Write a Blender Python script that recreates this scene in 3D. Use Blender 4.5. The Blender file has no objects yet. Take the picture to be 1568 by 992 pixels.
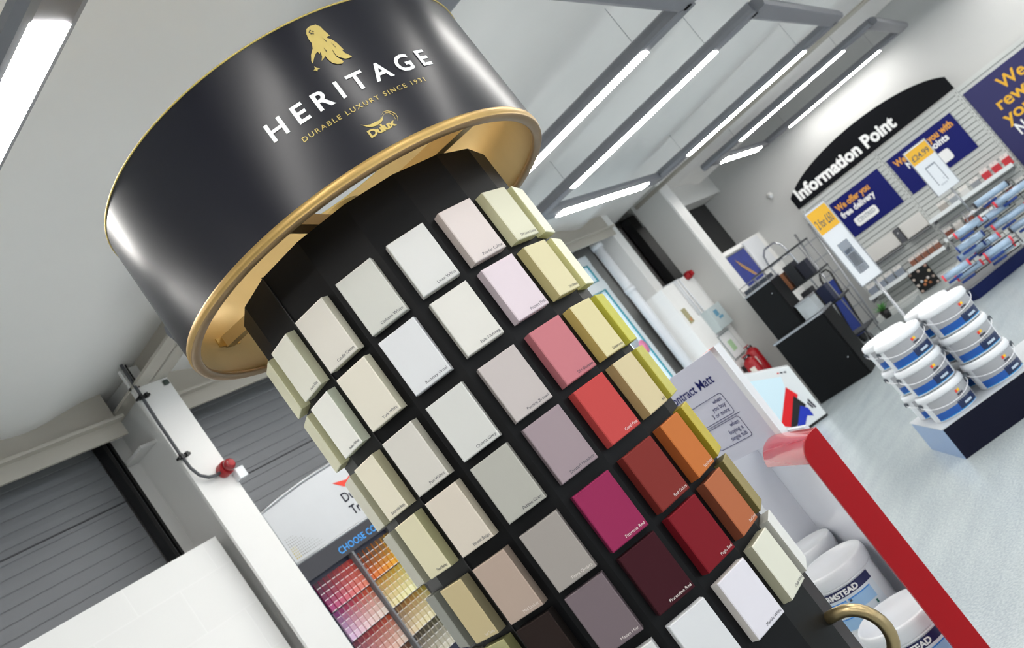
import bpy, bmesh, math, random
from mathutils import Matrix, Vector
random.seed(7)
C = bpy.context.scene.collection
PI = math.pi
R = math.radians
EYE = 1.35                                   # camera height; the builders below give z above the floor
def V(*a): return Vector(a)

# ------------------------------------------------------------------ camera
pitch, roll, yaw, fpx = 0.1220, 0.6451, 0.5747, 1427.3
fw = V(math.cos(yaw)*math.cos(pitch), math.sin(yaw)*math.cos(pitch), math.sin(pitch))
rt = V(math.sin(yaw), -math.cos(yaw), 0)
up = rt.cross(fw)
cx = rt*math.cos(roll) - up*math.sin(roll)
cy = rt*math.sin(roll) + up*math.cos(roll)
cam = bpy.data.objects.new('camera', bpy.data.cameras.new('camera'))
C.objects.link(cam)
m = Matrix.Identity(4)
for i in range(3):
    m[i][0], m[i][1], m[i][2] = cx[i], cy[i], -fw[i]
m[2][3] = EYE
cam.matrix_world = m
cam.data.sensor_width = 36
cam.data.lens = fpx*36/1568
cam.data.clip_start = .05
cam.data.dof.use_dof = True
cam.data.dof.focus_distance = 1.85
cam.data.dof.aperture_fstop = 7.0
bpy.context.scene.camera = cam

# ------------------------------------------------------------------ world, exposure
w = bpy.data.worlds.new('daylight'); bpy.context.scene.world = w; w.use_nodes = True
bg = w.node_tree.nodes['Background']
bg.inputs[0].default_value = (.86, .93, 1, 1)
bg.inputs[1].default_value = 2.6
vs = bpy.context.scene.view_settings
vs.view_transform = 'Standard'; vs.look = 'None'; vs.exposure = -0.02; vs.gamma = 1.0
vs.use_curve_mapping = False
LAMP = 33.0

# ------------------------------------------------------------------ materials
def lin(c):
    c = c.lstrip('#'); v = [int(c[i:i+2], 16)/255 for i in (0, 2, 4)]
    return tuple(x/12.92 if x <= .04045 else ((x+.055)/1.055)**2.4 for x in v) + (1,)
_m = {}
def M(name, col='#808080', rough=.5, metal=0, noise=0, nscale=30, bump=0, bscale=200, emit=0, spec=.5, alpha=1, trans=0, coat=0):
    if name in _m: return _m[name]
    mt = bpy.data.materials.new(name); mt.use_nodes = True
    nt = mt.node_tree; b = nt.nodes['Principled BSDF']
    c = lin(col) if isinstance(col, str) else col
    b.inputs['Base Color'].default_value = c
    b.inputs['Roughness'].default_value = rough
    b.inputs['Metallic'].default_value = metal
    b.inputs['Specular IOR Level'].default_value = spec
    b.inputs['Coat Weight'].default_value = coat
    if trans: b.inputs['Transmission Weight'].default_value = trans
    if alpha < 1: b.inputs['Alpha'].default_value = alpha
    if emit:
        b.inputs['Emission Color'].default_value = c; b.inputs['Emission Strength'].default_value = emit
    tc = None
    if noise or bump:
        tc = nt.nodes.new('ShaderNodeTexCoord')
    if noise:
        n = nt.nodes.new('ShaderNodeTexNoise'); n.inputs['Scale'].default_value = nscale; n.inputs['Detail'].default_value = 4
        nt.links.new(tc.outputs['Object'], n.inputs['Vector'])
        r = nt.nodes.new('ShaderNodeValToRGB')
        r.color_ramp.elements[0].position = .3; r.color_ramp.elements[1].position = .7
        r.color_ramp.elements[0].color = tuple(x*(1-noise) for x in c[:3])+(1,)
        r.color_ramp.elements[1].color = tuple(min(1, x*(1+noise)) for x in c[:3])+(1,)
        nt.links.new(n.outputs['Fac'], r.inputs['Fac']); nt.links.new(r.outputs['Color'], b.inputs['Base Color'])
    if bump:
        n = nt.nodes.new('ShaderNodeTexNoise'); n.inputs['Scale'].default_value = bscale
        nt.links.new(tc.outputs['Object'], n.inputs['Vector'])
        bp = nt.nodes.new('ShaderNodeBump'); bp.inputs['Strength'].default_value = bump; bp.inputs['Distance'].default_value = .002
        nt.links.new(n.outputs['Fac'], bp.inputs['Height']); nt.links.new(bp.outputs['Normal'], b.inputs['Normal'])
    _m[name] = mt
    return mt

black_satin = M('black_satin', '#0e0e1b', .30, bump=.02, bscale=3, spec=.42)
charcoal = M('charcoal', '#070709', .45, bump=.05, bscale=400, spec=.2)
gold = M('gold', '#c6a766', .33, .8, noise=.05, nscale=8)
gold_in = M('gold_inside', '#dcbd80', .42, .35, noise=.04, nscale=10)
gold_ink = M('gold_ink', '#c7b164', .5, .2)
gold_rim = M('gold_rim', '#b8975a', .38, .55, noise=.08, nscale=12)
brass = M('brass', '#a8956f', .28, .9)
white = M('white_paint', '#dcdcda', .5, noise=.015, nscale=4)
white_g = M('white_gloss', '#e2e4e8', .28)
steel_w = M('white_steel', '#e8e7e5', .42, noise=.02, nscale=3)
cream = M('cream_steel', '#b9b3a8', .5, noise=.03, nscale=5)
letter_w = M('white_ink', '#f4f4f4', .5)
ink = M('dark_ink', '#3c3c48', .6)
navy = M('navy', '#050820', .55, spec=.2)
navy_l = M('navy_sign', '#131a66', .5, spec=.2)
dark = M('near_black', '#0b0b0d', .45)
grey = M('grey_metal', '#7f8084', .4, .3, noise=.04)
lamp_grey = M('lamp_grey', '#83848a', .42, .35, noise=.03)
chrome = M('chrome', '#b9bcc0', .22, .9)
alu = M('aluminium', '#a8abb0', .35, .8)
red = M('red_gloss', '#a60a16', .4, spec=.25)
red_m = M('red_plastic', '#a00c18', .35)
yellow = M('yellow_card', '#e9b32c', .5)
tube_em = M('lamp_lens', '#fffcf7', emit=LAMP)
glassy = M('clear_plastic', '#dfe6ea', .12, alpha=.45)

# ------------------------------------------------------------------ mesh building
class MB:
    def __init__(s): s.v = []; s.f = []; s.mi = []; s.mats = []; s.sm = []
    def mat(s, m):
        if m not in s.mats: s.mats.append(m)
        return s.mats.index(m)
    def add(s, vs, fs, m, T=None, smooth=False):
        o = len(s.v); k = s.mat(m)
        s.v += [(T @ Vector(v)) if T is not None else Vector(v) for v in vs]
        for f in fs: s.f.append([i+o for i in f]); s.mi.append(k); s.sm.append(smooth)
        return s
    def box(s, a, b, m, T=None):
        x0, y0, z0 = [min(p, q) for p, q in zip(a, b)]; x1, y1, z1 = [max(p, q) for p, q in zip(a, b)]
        vs = [(x0,y0,z0),(x1,y0,z0),(x1,y1,z0),(x0,y1,z0),(x0,y0,z1),(x1,y0,z1),(x1,y1,z1),(x0,y1,z1)]
        return s.add(vs, [(0,3,2,1),(4,5,6,7),(0,1,5,4),(1,2,6,5),(2,3,7,6),(3,0,4,7)], m, T)
    def prism(s, poly, h0, h1, m, T=None, mside=None):   # polygon in xy, extruded z
        n = len(poly)
        vs = [(x, y, h0) for x, y in poly] + [(x, y, h1) for x, y in poly]
        s.add(vs, [tuple(range(n-1, -1, -1)), tuple(range(n, 2*n))], m, T)
        return s.add(vs, [(i, (i+1) % n, n+(i+1) % n, n+i) for i in range(n)], mside or m, T)
    def lathe(s, prof, m, T=None, n=48, smooth=True, cap=True, a0=0, a1=2*PI):
        full = abs(a1-a0-2*PI) < 1e-6; N = n if full else n+1
        vs = []
        for r, z in prof:
            for i in range(N):
                a = a0+(a1-a0)*i/n; vs.append((r*math.cos(a), r*math.sin(a), z))
        fs = []
        for j in range(len(prof)-1):
            for i in range(n):
                k = (i+1) % N
                fs.append((j*N+i, j*N+k, (j+1)*N+k, (j+1)*N+i))
        s.add(vs, fs, m, T, smooth)
        if cap and full:
            if prof[0][0] > 1e-5: s.add(vs[:N], [tuple(range(N-1, -1, -1))], m, T)
            if prof[-1][0] > 1e-5: s.add(vs[-N:], [tuple(range(N))], m, T)
        return s
    def tube(s, pts, r, m, T=None, n=10, closed=False, flat=None):
        pts = [Vector(p) for p in pts]; N = len(pts); vs = []; fs = []
        ref = None
        for i, p in enumerate(pts):
            a = pts[i-1] if (i > 0 or closed) else p; b = pts[(i+1) % N] if (i < N-1 or closed) else p
            t = (b-a).normalized()
            if ref is None:
                ref = t.cross(Vector((0, 0, 1)))
                if ref.length < .1: ref = t.cross(Vector((1, 0, 0)))
            ref = (ref - t*ref.dot(t)).normalized(); q = t.cross(ref)
            for k in range(n):
                an = 2*PI*k/n; vs.append(p + ref*r*math.cos(an) + q*r*math.sin(an))
        for i in range(N if closed else N-1):
            j = (i+1) % N
            for k in range(n):
                l = (k+1) % n; fs.append((i*n+k, i*n+l, j*n+l, j*n+k))
        s.add(vs, fs, m, T, True)
        if not closed:
            s.add(vs[:n], [tuple(range(n-1, -1, -1))], m, T); s.add(vs[-n:], [tuple(range(n))], m, T)
        return s
    def mesh(s, name, bevel=0):
        me = bpy.data.meshes.new(name)
        bm = bmesh.new(); bv = [bm.verts.new(v) for v in s.v]
        for f, k, sm in zip(s.f, s.mi, s.sm):
            try: fc = bm.faces.new([bv[i] for i in f]); fc.material_index = k; fc.smooth = sm
            except ValueError: pass
        bmesh.ops.remove_doubles(bm, verts=bm.verts, dist=1e-6)
        big = [f for f in bm.faces if len(f.verts) > 4]
        if big: bmesh.ops.triangulate(bm, faces=big)
        bmesh.ops.recalc_face_normals(bm, faces=bm.faces)
        if bevel:
            es = [e for e in bm.edges if len(e.link_faces) == 2 and e.calc_face_angle(0) > .6]
            bmesh.ops.bevel(bm, geom=es, offset=bevel, segments=2, profile=.5, affect='EDGES', clamp_overlap=True)
        bm.to_mesh(me); bm.free()
        for mt in s.mats: me.materials.append(mt)
        return me
    def build(s, name, parent=None, loc=None, rz=0, bevel=0):
        o = bpy.data.objects.new(name, s.mesh(name, bevel)); C.objects.link(o)
        if parent: o.parent = parent
        if loc is not None: o.location = loc
        o.rotation_euler.z = rz
        return o
def tag(o, label, cat, group=None, kind=None):
    if label: o['label'] = label
    if cat: o['category'] = cat
    if group: o['group'] = group
    if kind: o['kind'] = kind
    return o
def thing(name, label, cat, loc=(0, 0, 0), rz=0, group=None):
    o = bpy.data.objects.new(name, None); C.objects.link(o); o.empty_display_size = .1
    o.location = loc; o.rotation_euler.z = rz
    return tag(o, label, cat, group)
def struct(name, mb, bevel=0):
    o = mb.build(name, bevel=bevel); o['kind'] = 'structure'; return o
def copy_tree(o, parent=None, loc=None, rz=None):
    c = o.copy(); C.objects.link(c)
    if parent is not None: c.parent = parent
    if loc is not None: c.location = loc
    if rz is not None: c.rotation_euler.z = rz
    for ch in list(o.children): copy_tree(ch, c)
    return c
def text_data(body, size=1, width=None, bold=0, align='LEFT', spacing=1, shear=0):
    """2-D letter outlines (x right, y up), triangulated: verts, faces"""
    cu = bpy.data.curves.new('t', 'FONT'); cu.body = body; cu.size = size; cu.space_character = spacing
    cu.offset = bold; cu.shear = shear; cu.resolution_u = 3
    o = bpy.data.objects.new('t', cu); C.objects.link(o)
    dg = bpy.context.evaluated_depsgraph_get(); dg.update()
    me = o.evaluated_get(dg).to_mesh()
    vs = [v.co.copy() for v in me.vertices]; fs = [tuple(p.vertices) for p in me.polygons]
    o.evaluated_get(dg).to_mesh_clear()
    bpy.data.objects.remove(o); bpy.data.curves.remove(cu)
    if not vs: return vs, fs
    x0 = min(v.x for v in vs); x1 = max(v.x for v in vs)
    for v in vs:
        v.x -= x0
        if width: v.x *= width/(x1-x0)
    W = width or (x1-x0)
    sh = {'LEFT': 0, 'RIGHT': -W, 'CENTER': -W/2}[align]
    for v in vs: v.x += sh
    return vs, fs
def frame(o, xdir, ydir):
    """matrix whose x/y axes lie in a surface (z = out of it)"""
    x = Vector(xdir).normalized(); y = Vector(ydir).normalized(); z = x.cross(y)
    mt = Matrix.Identity(4)
    for i in range(3): mt[i][0], mt[i][1], mt[i][2], mt[i][3] = x[i], y[i], z[i], o[i]
    return mt
def Z(z): return z+EYE

# ================================================================== ROOM
XW, YW = 12.2, 4.25
def ceil_z(y): return Z(1.52 + .05*(4.1-y))
floor_m = bpy.data.materials.new('floor_vinyl'); floor_m.use_nodes = True
nt = floor_m.node_tree; b = nt.nodes['Principled BSDF']
tc = nt.nodes.new('ShaderNodeTexCoord')
n1 = nt.nodes.new('ShaderNodeTexNoise'); n1.inputs['Scale'].default_value = 90; n1.inputs['Detail'].default_value = 3
n2 = nt.nodes.new('ShaderNodeTexNoise'); n2.inputs['Scale'].default_value = 1.6; n2.inputs['Detail'].default_value = 6
mp = nt.nodes.new('ShaderNodeMapping'); mp.inputs['Scale'].default_value = (1, 4, 1); mp.inputs['Rotation'].default_value = (0, 0, .5)
mx = nt.nodes.new('ShaderNodeMix'); mx.data_type = 'RGBA'; mx.inputs['Factor'].default_value = .45
rp = nt.nodes.new('ShaderNodeValToRGB'); rp.color_ramp.elements[0].position = .35; rp.color_ramp.elements[1].position = .65
rp.color_ramp.elements[0].color = lin('#96a0a4'); rp.color_ramp.elements[1].color = lin('#bcc4c7')
rp2 = nt.nodes.new('ShaderNodeValToRGB'); rp2.color_ramp.elements[0].position = .3; rp2.color_ramp.elements[1].position = .7
rp2.color_ramp.elements[0].color = lin('#99a4aa'); rp2.color_ramp.elements[1].color = lin('#bac3c5')
L_ = nt.links.new
L_(tc.outputs['Object'], n1.inputs['Vector']); L_(tc.outputs['Object'], mp.inputs['Vector']); L_(mp.outputs['Vector'], n2.inputs['Vector'])
L_(n1.outputs['Fac'], rp.inputs['Fac']); L_(n2.outputs['Fac'], rp2.inputs['Fac'])
L_(rp.outputs['Color'], mx.inputs['A']); L_(rp2.outputs['Color'], mx.inputs['B']); L_(mx.outputs['Result'], b.inputs['Base Color'])
b.inputs['Roughness'].default_value = .27; b.inputs['Specular IOR Level'].default_value = .6
struct('floor', MB().box((-6, -8, -.1), (XW+.2, YW+.1, 0), floor_m))
# ceiling: sheeting with soft rolls running along y, a little higher away from the long wall
ceil_m = M('ceiling_sheet', '#f3f1ee', .5, noise=.02, nscale=1.5)
mb = MB(); xs = [-6+i*.06 for i in range(int((XW+6.2)/.06)+1)]
def roll_z(x):
    a = .5+.5*math.cos(2*PI*x/1.17)
    return -.06*a**2
vs = [(x, y, ceil_z(y)+roll_z(x)) for y in (YW+.1, -8) for x in xs]
n = len(xs)
mb.add(vs, [(i, i+1, n+i+1, n+i) for i in range(n-1)], ceil_m, smooth=True)
vs2 = [(xs[0], YW+.1, ceil_z(YW)+.2), (xs[-1], YW+.1, ceil_z(YW)+.2), (xs[-1], -8, ceil_z(-8)+.2), (xs[0], -8, ceil_z(-8)+.2)]
mb.add(vs2, [(0, 1, 2, 3)], ceil_m)
struct('ceiling', mb)
struct('wall_right', MB().box((XW, -8, 0), (XW+.2, YW+.1, 3.6), M('wall_paint', '#c2c3c2', .65, noise=.01, nscale=2)))
wp = M('wall_paint')
struct('wall_left', MB().box((-6.2, -8, 0), (-6, YW+.1, 3.6), wp))
mbw = MB().box((-6.2, -8.2, 0), (XW+.2, -8, .5), wp).box((-6.2, -8.2, 2.5), (XW+.2, -8, 3.6), wp)
for xx in (-6.2, -2, 2.5, 7, XW-.2): mbw.box((xx, -8.2, .5), (xx+.4, -8, 2.5), wp)
struct('wall_front', mbw)
# long back wall: low blockwork wall with shutters above, windows
block_m = bpy.data.materials.new('blockwork'); block_m.use_nodes = True
nt = block_m.node_tree; b = nt.nodes['Principled BSDF']; tc = nt.nodes.new('ShaderNodeTexCoord')
mp = nt.nodes.new('ShaderNodeMapping'); mp.inputs['Rotation'].default_value = (PI/2, 0, 0)
br = nt.nodes.new('ShaderNodeTexBrick'); br.inputs['Scale'].default_value = 1; br.inputs['Brick Width'].default_value = .45; br.inputs['Row Height'].default_value = .225
br.inputs['Mortar Size'].default_value = .004; br.inputs['Mortar Smooth'].default_value = .4
br.inputs['Color1'].default_value = lin('#f0efed'); br.inputs['Color2'].default_value = lin('#eeedeb'); br.inputs['Mortar'].default_value = lin('#f2f1ef')
bp = nt.nodes.new('ShaderNodeBump'); bp.inputs['Strength'].default_value = .25; bp.inputs['Distance'].default_value = .003; bp.invert = True
nt.links.new(tc.outputs['Object'], mp.inputs['Vector']); nt.links.new(mp.outputs['Vector'], br.inputs['Vector'])
nt.links.new(br.outputs['Color'], b.inputs['Base Color']); nt.links.new(br.outputs['Fac'], bp.inputs['Height']); nt.links.new(bp.outputs['Normal'], b.inputs['Normal'])
b.inputs['Roughness'].default_value = .55
mb = MB().box((-6, 3.9, 0), (2.785, 4.2, Z(.59)), block_m)
mb.box((3.0, 3.92, 0), (6.3, 4.2, Z(.52)), block_m); mb.box((8.63, 3.92, 0), (XW, 4.2, Z(.52)), block_m)
struct('wall_back', mb)
# outer skin above and around the window
skin = M('outer_wall', '#8d8c8a', .7, noise=.03)
mb = MB().box((-6, 4.36, 0), (6.2, 4.5, 3.2), skin).box((8.5, 4.36, 0), (XW+.2, 4.5, 3.2), skin).box((6.2, 4.36, Z(1.26)), (8.5, 4.5, 3.2), skin)
struct('wall_outer', mb)
# roller shutters
sh_m = M('shutter_grey', '#77797d', .45, .25, noise=.05, nscale=2)
sh_l = M('shutter_seam', '#3d3e42', .5)
def shutter(name, x0, x1, z0, z1, label, seams, col=sh_m, pitch=.062):
    t = thing(name, label, 'shutter', ((x0+x1)/2, YW, z0))
    mb = MB(); z = 0; hw = (x1-x0)/2; H = z1-z0
    prof = []
    while z < H:
        prof += [(-.0018, z), (-.0035, z+pitch*.05), (-.0042, z+pitch*.5), (-.0035, z+pitch*.94), (-.0018, z+pitch*.99)]; z += pitch
    vs = [(-hw, y, min(zz, H)) for y, zz in prof] + [(hw, y, min(zz, H)) for y, zz in prof]; k = len(prof)
    mb.add(vs, [(i, i+1, k+i+1, k+i) for i in range(k-1)], col)
    mb.box((-hw, .005, 0), (hw, .02, H), col)
    mb.build('curtain', t)
    for s in seams: MB().box((-hw, -.013, s-z0-.003), (hw, .0, s-z0+.003), sh_l).build('seam', t)
    return t
shutter('roller_shutter', -6, 2.72, Z(.5), Z(1.42), 'grey slatted roller shutter above the low white wall, left of the steel column', [Z(1.02)])
shutter('roller_shutter', 3.0, 6.2, Z(.45), Z(1.45), 'grey slatted roller shutter behind the tower, right of the column with the red sounder', [Z(.86)])
shutter('roller_shutter', 9.0, 9.52, Z(.52), Z(1.4), 'brownish grey slatted roller shutter between the two far white columns', [Z(.98)], M('shutter_brown', '#6d6866', .5, .1, noise=.04), .07)
mb = MB().box((2.725, 4.16, Z(.45)), (2.745, 4.238, Z(1.34)), dark).box((2.76, 4.16, Z(.45)), (2.775, 4.238, Z(1.34)), dark).box((2.74, 4.20, Z(.45)), (2.765, 4.238, Z(1.34)), dark)
mb.box((2.7465, 4.165, Z(.45)), (2.7495, 4.20, Z(1.34)), grey)
tag(mb.build('guide_rail'), 'black vertical shutter guide rail beside the steel column with the red sounder', 'rail')
mb = MB().box((9.56, 4.13, Z(.53)), (9.90, 4.24, Z(1.44)), dark).box((9.90, 4.08, Z(.53)), (9.925, 4.12, Z(1.25)), cream)
tag(mb.build('guide_rail'), 'black wide shutter guide rail between the far columns, left of the grey boxed pillar', 'rail')
# steel I columns
def column(name, x0, x1, yf, zt, mat=steel_w, yb=4.24):
    mb = MB(); xm = (x0+x1)/2
    mb.box((x0, yf, 0), (x1, yf+.02, zt), mat).box((x0, yb-.02, 0), (x1, yb, zt), mat).box((xm-.008, yf+.02, 0), (xm+.008, yb-.02, zt), mat)
    mb.box((x0, yf+.2, zt-.35), (x1, yb-.02, zt-.335), mat)
    return struct(name, mb)
column('trim_1', 2.79, 3.0, 3.8, Z(1.52))
def rafter(name, x0, x1):
    mb = MB(); xm = (x0+x1)/2
    def zb(y): return ceil_z(y)-.13
    ys = [4.24, 3.8, 3.4, 2.9, 0, -8]
    for (ya, yb) in zip(ys[:-1], ys[1:]):
        for za, zc, xx0, xx1 in ((0, .015, x0, x1), ):
            vs = [(xx0, ya, zb(ya)), (xx1, ya, zb(ya)), (xx1, yb, zb(yb)), (xx0, yb, zb(yb))]
            vs += [(a, b_, c+.015) for a, b_, c in vs]
            mb.add(vs, [(0,1,2,3),(4,5,6,7),(0,1,5,4),(1,2,6,5),(2,3,7,6),(3,0,4,7)], cream)
        vs = [(xm-.006, ya, zb(ya)), (xm-.006, yb, zb(yb)), (xm-.006, yb, ceil_z(yb)+.02), (xm-.006, ya, ceil_z(ya)+.02)]
        vs += [(a+.012, b_, c) for a, b_, c in vs]
        mb.add(vs, [(0,1,2,3),(4,5,6,7),(0,1,5,4),(1,2,6,5),(2,3,7,6),(3,0,4,7)], cream)
    return struct(name, mb)
rafter('trim_2', 2.79, 3.0)
# eaves channel above the shutters
mb = MB()
for x0, x1 in ((-6, 2.78), (3.0, 8.80)):
    mb.box((x0, 4.02, Z(1.36)), (x1, 4.04, Z(1.54)), cream); mb.box((x0, 3.95, Z(1.345)), (x1, 4.24, Z(1.36)), cream)
    mb.box((x0, 4.0, Z(1.27)), (x1, 4.02, Z(1.345)), cream)
struct('trim_3', mb)
# far column beside the window, boxed pillar with grey side
mb = MB().box((8.81, 4.05, 0), (9.0, 4.34, Z(1.56)), steel_w)
struct('trim_4', mb)
mb = MB().box((9.5, 3.62, 0), (9.76, 4.0, Z(1.5)), M('pillar_paint', '#c3c2bf', .5)).box((9.5, 3.6, 0), (9.76, 3.62, Z(1.56)), steel_w)
struct('trim_5', mb)
tag(MB().tube([(9.5, 3.95, Z(1.44)), (9.5, 0, Z(1.47)), (9.5, -6, Z(1.5))], .022, cream, n=8).build('ceiling_conduit'), 'thin pale conduit under the ceiling running out from the boxed far pillar', 'conduit')
# recess beyond the pillar: black opening, lintel, white panel
mb = MB().box((9.76, 4.0, Z(.5)), (12.2, 4.2, Z(.53)), white).box((9.76, 3.98, Z(1.26)), (12.2, 4.24, Z(1.56)), white)
struct('trim_6', mb)
struct('wall_recess', MB().box((9.76, 4.26, Z(.5)), (12.2, 4.3, Z(1.3)), dark))
tag(MB().box((10.9, 4.18, Z(.54)), (10.98, 4.24, Z(1.25)), M('rail_dark', '#2d2e30', .4)).build('guide_rail'), 'thin dark vertical rail inside the black opening in the far corner', 'rail')
# window 1: white frame with transom, glass; ground and a bare tree outside
WX0, WX1, WZ0, WZ1 = 6.3, 8.45, .35, Z(1.26)
frm = M('window_frame', '#dfe6ea', .35); 
win = thing('window_1', None, None, (WX0, 4.3, 0)); win['kind'] = 'structure'
mb = MB()
def lx(x): return x-WX0
for x in (WX0, WX1-.09, WX0+1.0): mb.box((lx(x), -.03, WZ0), (lx(x)+.09, .03, WZ1), frm)
for z in (WZ0, Z(.86), WZ1-.1): mb.box((0, -.035, z), (lx(WX1), .035, z+.1), frm)
mb.build('window_frame', win)
mb = MB().box((.02, -.004, WZ0+.05), (WX1-WX0-.02, .004, WZ1-.05), M('window_glass', '#cfeef2', .03, alpha=.12, spec=.5))
mb.build('pane', win)
mb = MB()
tl = M('teal_gasket', '#1e8f9c', .4)
for z0, z1 in ((WZ0+.1, Z(.86)), (Z(.96), WZ1-.1)):
    for x0, x1 in ((.09, 1.0), (1.09, WX1-WX0-.09)):
        for a in ((x0, x0+.012), (x1-.012, x1)): mb.box((a[0], -.036, z0), (a[1], -.02, z1), tl)
        for a in ((z0, z0+.012), (z1-.012, z1)): mb.box((x0, -.036, a[0]), (x1, -.02, a[1]), tl)
mb.build('gasket', win)
o = MB().lathe([(.0, 0), (.075, 0), (.075, .002), (0, .002)], M('pink_sticker', '#f08cb4', .5), T=frame((8.25, 4.26, Z(.165)), (1, 0, 0), (0, 0, 1)), n=24, cap=False).build('window_sticker')
tag(o, 'round pink sticker on the far window pane', 'sticker')
struct('ground_outside', MB().box((-10, 4.6, -.15), (40, 40, -.05), M('tarmac', '#8d9aa0', .8, noise=.1)))
def tree():
    t = thing('bare_tree', 'bare branching tree outside the far window', 'tree', (12.6, 8.2, -.05))
    mb = MB(); bark = M('bark', '#5c605c', .9)
    def br_(p, d, l, r, k):
        q = p + d*l; mb.tube([p, (p+q)/2+Vector((random.uniform(-1, 1), random.uniform(-1, 1), 0))*l*.06, q], r, bark, n=6)
        if k == 0: return
        for _ in range(3):
            nd = (d+Vector((random.uniform(-.8, .8), random.uniform(-.8, .8), random.uniform(-.1, .5)))).normalized()
            br_(q, nd, l*.72, r*.62, k-1)
    br_(Vector((0, 0, 0)), Vector((0, 0, 1)), 1.0, .07, 5)
    mb.build('branches', t)
tree()
# downpipe by the window
PX = 8.55
o = MB().tube([(PX, 4.15, Z(-1.3)), (PX, 4.15, Z(.7)), (PX, 4.15, Z(1.34))], .05, white_g, n=16).tube([(PX, 4.15, Z(.68)), (PX, 4.15, Z(.74))], .06, white_g, n=16).tube([(PX, 4.15, Z(1.24)), (PX, 4.15, Z(1.31))], .065, white_g, n=16).build('downpipe')
tag(o, 'white vertical downpipe beside the far window', 'pipe')

# ================================================================== LUMINAIRES
ZL = Z(1.28)
def lum_run(p0, p1, lit0, lit1, parent_fn=None):
    """housing along p0->p1, lens between distances lit0..lit1"""
    p0 = Vector(p0); p1 = Vector(p1); L = (p1-p0).length; d = (p1-p0)/L
    T = frame(p0, d.cross(Vector((0, 0, 1))) * 1.0, (0, 0, 1))    # x across, y up, z = along (+-)
    zdir = Vector((T[0][2], T[1][2], T[2][2])); s = 1 if zdir.dot(d) > 0 else -1
    prof = [(-.062, .005), (-.07, .03), (-.06, .062), (-.03, .078), (.03, .078), (.06, .062), (.07, .03), (.062, .005), (.045, 0), (-.045, 0)]
    a, b_ = (0, L*s)
    h = MB().prism(prof, min(a, b_), max(a, b_), lamp_grey, T)
    l = None
    if lit1 > lit0:
        a, b_ = sorted((lit0*s, lit1*s))
        l = MB().prism([(-.040, -.006), (.040, -.006), (.048, .001), (-.048, .001)], a, b_, tube_em, T)
    return h, l
def ring(x0, x1, y0, y1, label, lit=((.31, .39),), ext=.0, near=True, group=None):
    t = thing('ceiling_light', label, 'ceiling light', (0, 0, 0), group=group)
    cxx, cyy = (x0+x1)/2, (y0+y1)/2
    t.location = (cxx, cyy, ZL)
    O = Vector((cxx, cyy, ZL))
    runs = [((x0, y0, 0), (x0, y1+ext, 0), .33, y1-y0-.37), ((x1, y0, 0), (x1, y1, 0), .33, y1-y0-.37),
            ((x0, y1, 0), (x1, y1, 0), .33, x1-x0-.33), ((x0, y0, 0), (x1, y0, 0), 0, 0)]
    for a, b_, l0, l1 in runs:
        a = Vector(a)-Vector((cxx, cyy, 0)); b_ = Vector(b_)-Vector((cxx, cyy, 0))
        h, l = lum_run(a, b_, l0, l1)
        ho = h.build('housing', t)
        if l: l.build('lens', ho)
    for sx in (x0, x1):
        for sy in (y0+.35, y1-.35):
            MB().tube([(sx-cxx, sy-cyy, .07), (sx-cxx, sy-cyy, ceil_z(sy)-ZL)], .0016, grey, n=5).build('suspension_wire', t)
    return t
ring(5.81, 8.16, 1.04, 3.05, 'rectangular grey suspended light frame with lit tubes, nearest complete one right of the drum', ext=.28)
ring(9.77, 11.85, 1.04, 3.05, 'rectangular grey suspended light frame with lit tubes above the far information wall', ext=.12)
ring(2.6, 4.66, 1.04, 3.05, 'grey suspended light frame partly hidden behind the drum, one lit tube emerging to its right')
ring(-1.12, 1.27, .95, 2.9, 'grey suspended light frame at the upper left edge of the photo')
ring(5.81, 8.16, -1.6, .45, 'grey suspended light frame cut off by the top edge, the nearer one')
ring(9.77, 11.85, -1.6, .45, 'grey suspended light frame cut off by the top edge, above the price sign wall')
for xx0, xx1 in ((-1.12, 1.27), (2.3, 4.66)): ring(xx0, xx1, -1.6, .45, 'grey suspended light frame hanging overhead behind the camera', group='light frames behind the camera')
for xx0, xx1 in ((-4.5, -2.2), (-1.12, 1.27), (2.3, 4.66), (5.81, 8.16)): ring(xx0, xx1, -4.6, -2.5, 'grey suspended light frame hanging overhead behind the camera', group='light frames behind the camera')
ring(-4.5, -2.2, -1.6, .45, 'grey suspended light frame hanging overhead behind the camera', group='light frames behind the camera')

# ================================================================== COLUMN FITTINGS (left)
o = MB().tube([(2.80, 3.775, Z(1.62)), (2.795, 3.775, Z(1.357)), (2.79, 3.775, Z(1.199)), (2.79, 3.775, Z(1.006)), (2.795, 3.775, Z(.918)), (2.815, 3.775, Z(.865)), (2.85, 3.775, Z(.838)), (2.89, 3.775, Z(.829)), (2.93, 3.775, Z(.835))], .0085, M('cable_grey', '#55565a', .5), n=10).build('alarm_cable')
tag(o, 'dark grey cable running down the steel column to the red sounder', 'cable')
for z in (1.34, .985):
    mb = MB().box((2.765, 3.762, Z(z)-.006), (2.835, 3.79, Z(z)+.006), dark).box((2.775, 3.755, Z(z)-.011), (2.79, 3.775, Z(z)+.012), dark).box((2.808, 3.755, Z(z)-.011), (2.822, 3.775, Z(z)+.012), dark)
    tag(mb.build('cable_clip'), 'black cable clip on the steel column, the %s of two' % ('upper' if z > 1 else 'lower'), 'clip')
tag(MB().box((2.96, 3.785, Z(1.365)), (2.985, 3.8, Z(1.39)), M('clip_dark', '#3c4a44', .5)).build('cable_clip'), 'small dark green clip at the top right edge of the steel column', 'clip')
t = thing('alarm_sounder', 'round red alarm sounder on the steel column beside the tower', 'alarm', (2.955, 3.8, Z(.838)))
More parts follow.
